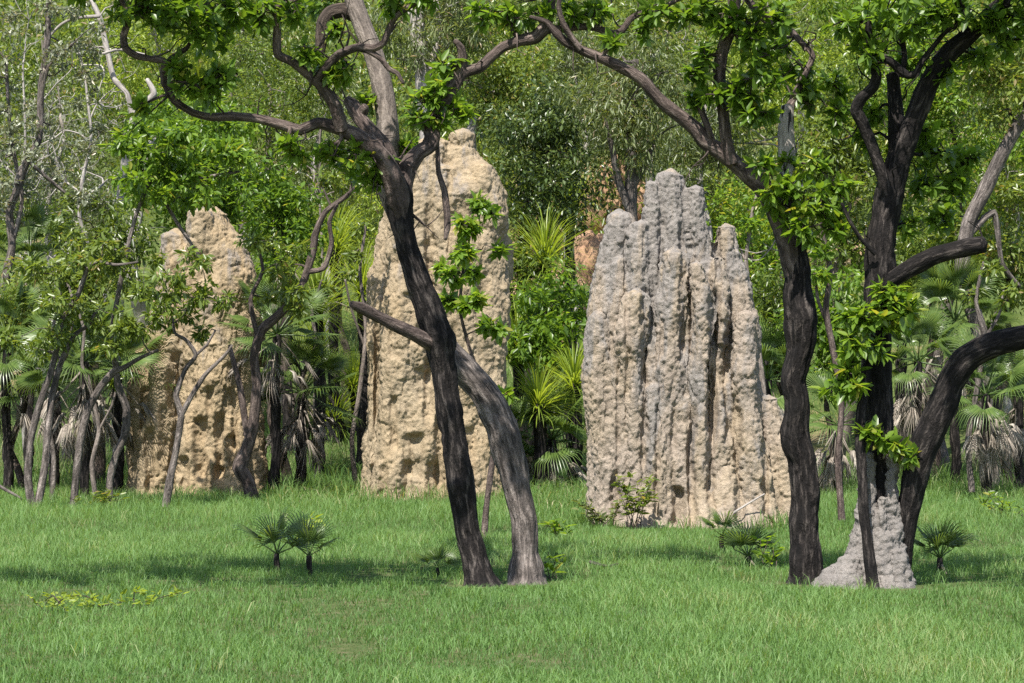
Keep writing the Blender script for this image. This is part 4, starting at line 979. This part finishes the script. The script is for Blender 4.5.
# shrubs of the understorey
SH = [
 ('low leafy shrub below the leftmost saplings\' crowns', 20, 37.5, (25, 320, 40, 45), 'mid'),
 ('dense green shrub between the left sapling crowns and the tan mound', 100, 38.5, (100, 255, 45, 55), 'mid'),
 ('mid-green shrub behind the right edge of the left mound', 285, 40, (280, 230, 35, 50), 'bright'),
 ('lush broad-leaved shrub filling the gap left of the grey mound', 548, 38.5, (546, 325, 40, 50), 'bright'),
 ('dark shrub beside the right edge of the tallest mound', 520, 40, (522, 290, 26, 60), 'mid'),
 ('green shrub behind the trunk of the upright black tree', 785, 38, (782, 320, 34, 50), 'mid'),
 ('sunlit shrub between the upright black tree and the forked trunk', 838, 37, (836, 330, 26, 60), 'bright'),
 ('shrub in the shade behind the broken right bough', 935, 41, (935, 255, 45, 45), 'mid'),
 ('leafy shrub above the arching right stem', 1010, 40, (1012, 270, 40, 50), 'mid'),
 ('pale green shrub on the slope behind the bleached dead tree', 70, 47, (60, 270, 60, 50), 'olive'),
 ('olive shrub on the slope above the fan palms behind the low broken limb', 345, 47, (350, 235, 40, 40), 'lime'),
 ('small green shrub on the slope right of the grey mound top', 735, 47, (720, 230, 40, 40), 'lime'),
]
for i, (lb, px, D, cr, st) in enumerate(SH):
    FT('shrub', lb, px, D, cr, st, 'brown', 400 + i, 22, cat='shrub', clr=.34)

# far wooded slope: one mass
def far_wood():
    rng = np.random.default_rng(77); a = Acc()
    for i in range(3700):
        y = 55 + 43 * rng.random() ** 1.3; x = rng.uniform(-1, 1) * (.27 * y + 7)
        z = g1(x, y) + rng.uniform(.2, 4.6) ** 1.0
        puff(a, np.array([x, y, z]), rng.uniform(.5, 1.1), 100, .17, rng, rng.uniform(.25, .75), .36, .4, .7)
    o = a.build('far_woodland', LM['mid']); o['kind'] = 'stuff'; o['label'] = 'wooded slope closing the view behind the trees'; o['category'] = 'woodland'
far_wood()

# ------------------------------------------------------------------ palms and cycads
def fan_mesh(name, R, Lp, nseg, spread, mat, seed, split=.5, droop=.22, ragged=0):
    rng = np.random.default_rng(seed); a = Acc()
    tube(a, [(0, 0, 0), (0, -.03 * Lp, Lp * .5), (0, -.10 * Lp, Lp)], [.012 * R / .45, .009 * R / .45, .006 * R / .45], 5, .2, 0, 0, 0, lv=.35)
    hub = np.array([0, -.10 * Lp, Lp])
    ph = np.linspace(-spread, spread, nseg); dp = ph[1] - ph[0]
    for p in ph:
        r = R * (1 - .25 * (abs(p) / spread) ** 2) * rng.uniform(.93, 1.05)
        r *= 1 - ragged * rng.random(); p += ragged * rng.normal(0, .08); yo = ragged * rng.normal(0, .09) * R
        f = lambda rr, q, y: hub + np.array([math.sin(q) * rr, y + yo * rr / R, math.cos(q) * rr])
        cone = .10 * R
        e1 = f(split * r, p - dp * .5, cone - .03 * R); e2 = f(split * r, p + dp * .5, cone - .03 * R); c = f(split * r, p, cone + .02 * R)
        m1 = f(.78 * r, p - dp * .13, cone * .6 - droop * R * .25); m2 = f(.78 * r, p + dp * .13, cone * .6 - droop * R * .25)
        tp = f(r, p + rng.normal(0, .02), -droop * R * rng.uniform(.6, 1.5))
        lv = np.clip(.55 + rng.normal(0, .14 + .3 * ragged), 0, 1)
        a.add([hub, e1, c, e2, m1, m2, tp], None, [[0, 1, 2], [0, 2, 3], [1, 4, 2], [2, 4, 5], [2, 5, 3], [4, 6, 5]], lv=lv)
    o = a.build(name, mat); me = o.data; bpy.data.objects.remove(o)
    return me

FANS = [fan_mesh('frond', .46, .5, 36, 1.8, LM['palm'], 500 + i, .22 + .03 * i, .06 + .09 * i) for i in range(4)]
SMALLFANS = [fan_mesh('frond', .235, .2, 22, 1.7, LM['palm'], 520 + i, .28, .12 + .08 * i) for i in range(3)]
DEADFANS = [fan_mesh('dead_frond', .42, .35, 22, .20 + .13 * i, LM['dead'], 540 + i, .22, .3, .5) for i in range(4)]

SMALLFANS = [fan_mesh('frond', .25, .13, 16, 1.0 + .22 * i, LM['palm'], 560 + i, .16, .05 + .1 * i) for i in range(3)]

def orient(d, flip=False):
    z = nrm(d); up = np.array([0, 0, 1.0])
    y = up - z * np.dot(up, z)
    if np.linalg.norm(y) < 1e-3: y = np.array([0, 1.0, 0])
    y = nrm(y)
    x = np.cross(y, z)
    return Matrix(((x[0], y[0], z[0]), (x[1], y[1], z[1]), (x[2], y[2], z[2]))).to_4x4()

def fan_palm(label, px, D, topy, nf, rng, skirt=0, skirtlen=.0, scale=1.0, meshes=None, dark=True, elmin=-.35, group='fan palms', trunk_r=.068, lean=0.0):
    x0 = (px - 512) * D / F; b = np.array([x0, D, g1(x0, D)])
    t = Tree('fan_palm', label, 'palm', b, 'small fan palms in the grass' if meshes is SMALLFANS else 'fan palms under the trees')
    top = P(px + lean, topy, D); top[2] = max(top[2], b[2] + .08)
    h = top[2] - b[2]
    n = 5
    t.limb([b - np.array([0, 0, .1])] + [b * (1 - u) + top * u + np.array([rng.normal(0, .02), rng.normal(0, .02), 0]) * min(1, h * .6) for u in (.15, .4, .7)] + [top],
           [trunk_r * 1.2, trunk_r, trunk_r * .9, trunk_r * .95, trunk_r * .8], 'trunk', 12, .03, .22)
    finish(t, {'trunk': (BM['char'], True)})
    meshes = meshes or FANS
    for i in range(nf):
        az = i * 2.39996 + rng.uniform(-.3, .3); u = (i + .5) / nf
        el = 1.35 - (1.35 - elmin) * u ** 1.05 + rng.normal(0, .08)
        d = np.array([math.cos(az) * math.cos(el), math.sin(az) * math.cos(el), math.sin(el)])
        o = bpy.data.objects.new('frond', meshes[i % len(meshes)]); COL.objects.link(o); o.parent = t.root
        s = scale * rng.uniform(.8, 1.12)
        o.matrix_local = Matrix.Translation(Vector(top - b)) @ orient(d) @ Matrix.Rotation(rng.normal(0, .3), 4, 'Z') @ Matrix.Scale(s, 4)
    for i in range(int(skirt * 1.3)):
        az = rng.uniform(0, 2 * math.pi); el = rng.uniform(-1.4, -.55)
        d = np.array([math.cos(az) * math.cos(el), math.sin(az) * math.cos(el), math.sin(el)])
        o = bpy.data.objects.new('dead_frond', DEADFANS[i % 4]); COL.objects.link(o); o.parent = t.root
        zz = top - b - np.array([0, 0, rng.uniform(0, skirtlen)])
        o.matrix_local = Matrix.Translation(Vector(zz)) @ orient(d) @ Matrix.Rotation(rng.uniform(-.5, .5), 4, 'Z') @ Matrix.Scale(scale * rng.uniform(.95, 1.4), 4)
    return t

rp = np.random.default_rng(66)
fan_palm('fan palm with a black trunk and dead skirt at the far left edge', 8, 37.0, 345, 16, rp, 14, .6, 1.05)
fan_palm('fan palm behind the leftmost saplings with a thick grey dead skirt', 84, 35.8, 362, 18, rp, 20, .45, 1.05)
fan_palm('fan palm crown low against the left edge of the tan mound', 118, 36.4, 372, 14, rp, 13, .4)
fan_palm('fan palm between the twin-stemmed sapling and its neighbour, fronds low', 55, 37.0, 385, 14, rp, 9, .4)
fan_palm('fan palm whose fronds show high at the left edge', 30, 40.0, 262, 16, rp, 14, .7)
fan_palm('fan palm with a dark bare trunk just right of the tan mound', 273, 36.2, 335, 18, rp, 8, .3, 1.0, lean=4)
fan_palm('fan palm with drooping dead fronds right of the crooked thin tree', 302, 36.8, 392, 14, rp, 18, .3, .95)
fan_palm('stemless fan palm at the left foot of the grey mound', 552, 37.0, 440, 16, rp, 10, .1, 1.0)
fan_palm('fan palm tucked beside the upper left edge of the grey mound', 572, 39.5, 330, 14, rp, 8, .4, .9)
fan_palm('low fan palm right of the leaning grey stem', 514, 38.0, 440, 12, rp, 10, .2, .85)
fan_palm('fan palm behind the right edge of the grey mound', 768, 37.0, 380, 16, rp, 6, .4, 1.0)
fan_palm('fan palm with one hanging dead frond between the two black trunks', 838, 36.0, 425, 10, rp, 14, .12, .95)
fan_palm('fan palm in the shade with a long dead skirt left of the arching stem', 918, 37.4, 362, 16, rp, 22, .4, .95)
fan_palm('fan palm with a broad sunlit fan above the arching stem', 955, 39.0, 322, 18, rp, 10, .4, 1.1)
fan_palm('fan palm with a black trunk and shaggy skirt under the arching stem', 986, 36.0, 395, 16, rp, 22, .35, .95)
fan_palm('fan palm with dead skirt at the far right edge', 1018, 37.4, 392, 14, rp, 16, .35, .95)
sp = dict(meshes=SMALLFANS, elmin=.45, trunk_r=.028)
fan_palm('small dark fan palm in the grass, left one of the close pair', 277, 22.8, 554, 6, rp, 0, 0, 1.1, **sp)
fan_palm('small fan palm in the grass with open fan, right one of the close pair', 309, 22.5, 556, 6, rp, 0, 0, 1.0, **sp)
fan_palm('small sunlit fan palm in front of the grey mound', 748, 24.0, 558, 10, rp, 2, .05, 1.0, **sp)
fan_palm('tiny drooping fan palm left of the small sunlit one', 722, 25.5, 536, 6, rp, 1, .05, .8, **sp)
fan_palm('small fan palm in the grass right of the forked tree', 940, 23.2, 558, 10, rp, 2, .05, 1.0, **sp)
fan_palm('low dark fan palm seedling left of the blackened trunk', 438, 22.6, 576, 7, rp, 0, 0, .65, meshes=SMALLFANS, elmin=.1, trunk_r=.02)

def cycad(label, px, D, topy, nf, Lf, seed, nlf=44):
    rng = np.random.default_rng(seed)
    x0 = (px - 512) * D / F; b = np.array([x0, D, g1(x0, D)])
    t = Tree('cycad', label, 'cycad', b, 'feathery cycads behind the mounds')
    top = P(px, topy, D); top[2] = max(top[2], b[2] + .2)
    t.limb([b - np.array([0, 0, .1]), (b + top) / 2 + np.array([rng.normal(0, .05), 0, 0]), top], [.10, .08, .08], 'trunk', 10, .05, .2)
    a = t.a('crown')
    n = nf * 9
    for i in range(n):
        az = i * 2.39996; u = i / n
        el = 1.45 - 1.75 * u + rng.normal(0, .10); L = Lf * rng.uniform(.65, 1.05)
        hd = np.array([math.cos(az), math.sin(az), 0]); sd_ = np.array([-hd[1], hd[0], 0])
        ang = el - np.array([0, .10, .28, .6]) * rng.uniform(.5, 1.4)
        dl = hd[None] * np.cos(ang)[:, None] + np.array([0, 0, 1.0]) * np.sin(ang)[:, None]
        p = top + np.array([0, 0, rng.uniform(-.12, .05)]) + np.r_[[np.zeros(3)], np.cumsum(dl * L / 4, axis=0)]
        wd = np.array([.007, .009, .008, .006])[:, None]
        V = np.concatenate([p[:4] - sd_ * wd, p[:4] + sd_ * wd, p[4:]])
        a.add(V, [[k, k + 4, k + 5, k + 1] for k in range(3)], [[3, 7, 8]], lv=float(np.clip(.55 + rng.normal(0, .2), 0, 1)))
    finish(t, {'trunk': (BM['char'], True), 'crown': (LM['lime'], False)})
for i, q in enumerate([
 ('bright feathery cycad in the gap left of the tallest mound, topmost', 335, 44.5, 250, 30, 1.05),
 ('bright feathery cycad beside the upper left edge of the tallest mound', 362, 42.0, 290, 26, .9),
 ('bright feathery cycad between the crooked thin tree and low broken limb', 318, 41.5, 310, 28, 1.0),
 ('feathery cycad above the right edge of the tan mound', 290, 43.5, 270, 26, 1.0),
 ('feathery cycad beside the right edge of the tallest mound, upper', 526, 42.0, 222, 28, .9),
 ('bright feathery cycad beside the rusty rocks left of the grey mound', 545, 40.2, 262, 30, .95),
 ('feathery cycad low between the tallest mound and the lush shrub', 518, 39.0, 345, 24, .8),
 ('feathery cycad on the slope behind the lush shrub', 570, 45.0, 210, 24, .9),
 ('feathery cycad right of the top of the grey mound', 765, 43.0, 240, 26, .9),
 ('low sunlit cycad at the left edge of the tallest mound, in the grass', 353, 45.0, 385, 26, .8),
 ('low sunlit cycad halfway between the tan and tallest mounds', 334, 44.6, 420, 24, .75),
 ('cycad with a bright crown above the dead fronds right of the crooked tree', 318, 45.5, 350, 26, .9),
 ('low bright cycad near the grass right of the leaning grey stem', 538, 36.5, 405, 24, .75),
 ('bright cycad close to the left edge of the grey mound', 574, 37.2, 385, 24, .75),
 ('feathery cycad behind the forked trunk', 905, 42.0, 300, 26, .9)]):
    cycad(*q, seed=600 + i)

# ------------------------------------------------------------------ rocks, small plants, litter
def boulder(label, px, py, D, r, mat, seed, sq=(1, .8, 1.2)):
    import bmesh
    bm = bmesh.new(); bmesh.ops.create_icosphere(bm, subdivisions=5, radius=1.0)
    V = np.array([v.co[:] for v in bm.verts])
    d1, d2 = worley(V * 1.3, seed)
    V = V * (1 + .22 * fbm(V * 1.4, 4, seed) + .12 * np.clip((d2 - d1) / .2, 0, 1) - .06 + .03 * fbm(V * 7, 3, seed))[:, None] * np.array(sq) * r
    for v, c in zip(bm.verts, V): v.co = c
    me = bpy.data.meshes.new('boulder'); bm.to_mesh(me); bm.free()
    me.polygons.foreach_set('use_smooth', np.ones(len(me.polygons), bool)); me.materials.append(mat)
    o = bpy.data.objects.new('boulder', me); COL.objects.link(o)
    p = P(px, py, D); p[2] = g1(p[0], D) + r * .55
    o.location = p; tag(o, label, 'boulder', 'rusty boulders on the slope')
M_rock = moundmat('rust_rock', (.33, .20, .125), (.38, .25, .16), (.24, .17, .13), 0, 3)
boulder('rust-brown boulder on the slope beside the grey mound\'s left spire', 572, 240, 51.5, .62, M_rock, 1)
boulder('tall rusty boulder half hidden between dark-leaved tree and grey mound', 592, 235, 52.5, .75, M_rock, 2, (.8, .8, 1.6))
boulder('rusty boulder higher up the slope above the left spire', 560, 180, 57, .8, M_rock, 3)
boulder('ochre boulder on the slope directly above the grey mound', 606, 170, 58, .9, M_rock, 4)

def herb(name, label, cat, px, D, H, W, n, style, seed, L=.08, bark='limb', nst=6):
    rng = np.random.default_rng(seed)
    x0 = (px - 512) * D / F; b = np.array([x0, D, g1(x0, D)])
    t = Tree(name, label, cat, b)
    for i in range(nst):
        e = b + np.array([rng.uniform(-W, W), rng.uniform(-W, W) * .7, H * rng.uniform(.5, 1)])
        t.limb([b + np.array([rng.uniform(-W, W) * .35, rng.uniform(-.1, .1), -.03]), (b + e) / 2 + rng.normal(0, .04, 3), e], [.006, .004, .002], 'stem', 5, .08, 0, .02)
    N = np.array(t.nodes)
    N = N[N[:, 2] > b[2] + H * .2]
    k = rng.integers(0, len(N), n)
    d = rdir(n, rng); d[:, 2] = np.abs(d[:, 2]) * .6
    LL = L * rng.uniform(.6, 1.3, n)
    leaves(t.a('foliage'), N[k] + rng.normal(0, .012, (n, 3)), d, np.array([0, 0, 1.0]) + rng.normal(0, .4, (n, 3)), LL, LL * .42, np.clip(.6 + rng.normal(0, .2, n), 0, 1), True, .2)
    finish(t, {'stem': (BM[bark], True), 'foliage': (LM[style], False)})
herb('bush', 'small leafy bush at the front left foot of the grey mound', 'bush', 632, 29.2, .55, .22, 230, 'mid', 701, .085, nst=9)
herb('bush', 'scrubby low bush left of the small leafy bush at the grey mound', 'bush', 604, 29.4, .28, .28, 150, 'olive', 702, .07, nst=9)
herb('herb', 'patch of small fresh leaves low in the grass, lower left', 'plant', 122, 19.3, .09, .45, 150, 'lime', 703, .055, nst=9)
herb('herb', 'sparse low leafy plant in the grass, nearest the lower left edge', 'plant', 55, 19.0, .08, .45, 90, 'lime', 704, .05, nst=7)
herb('herb', 'yellow-green sprig just above the pair of small palms', 'plant', 310, 26.5, .26, .18, 80, 'lime', 705, .08, nst=7)
herb('herb', 'fresh green sprout at the right base of the leaning stem', 'plant', 553, 22.4, .16, .10, 30, 'bright', 706, .10, nst=4)
herb('herb', 'small leafy sprout right of the leaning stem and mound gap', 'plant', 556, 27.0, .22, .12, 60, 'bright', 707, .09, nst=5)
herb('herb', 'broad-leaved sprig beside the small sunlit palm', 'plant', 772, 23.6, .24, .14, 50, 'bright', 708, .09, nst=5)
herb('herb', 'low sprouts among grass at the foot of the left saplings', 'plant', 95, 33.0, .2, .35, 120, 'mid', 709, .08, nst=10)
herb('herb', 'weedy clump at the right edge behind the small palm', 'plant', 1010, 31.0, .35, .4, 160, 'bright', 710, .08, nst=10)

def stick(label, pts, D, bark, rads):
    a = Acc(); tube(a, [P(p[0], p[1], D + p[2]) for p in pts], rads, 7, .05, .1, 3, .01)
    o = a.build('fallen_stick', BM[bark], None, True, True); tag(o, label, 'stick')
stick('long pale fallen stick leaning on the foot of the grey mound', [(708, 527, -.5), (735, 512, -.55), (765, 494, -.5)], 30.0, 'pale', [.012, .012, .008])
stick('pale fallen branch lying in the grass at the far left edge', [(-12, 478, 0), (5, 490, -.2), (22, 499, -.4)], 34.5, 'grey', [.024, .02, .014])

stick('short dark fallen stick in the grass between the small palm pair and the blackened stem', [(388, 596, 0), (400, 600, -.1), (412, 598, -.15)], 20.6, 'brown', [.012, .011, .007])
stick('short grey fallen stick in the grass right of the leaning grey stem', [(590, 562, 0), (606, 566, -.1), (618, 564, -.1)], 23.6, 'grey', [.014, .012, .007])

def hung(label, px, py, D, az):
    o = bpy.data.objects.new('dead_palm_frond', DEADFANS[0]); COL.objects.link(o)
    o.matrix_world = Matrix.Translation(Vector(P(px, py, D))) @ orient(np.array([.08, -.05, -1.0])) @ Matrix.Rotation(az, 4, 'Z')
    tag(o, label, 'palm frond')
hung('dry grey palm frond hanging in the grey-leaved tree, upper one', 42, 40, 38.2, .4)
hung('dry grey palm frond hanging in the grey-leaved tree, lower one', 58, 86, 38.0, 1.4)
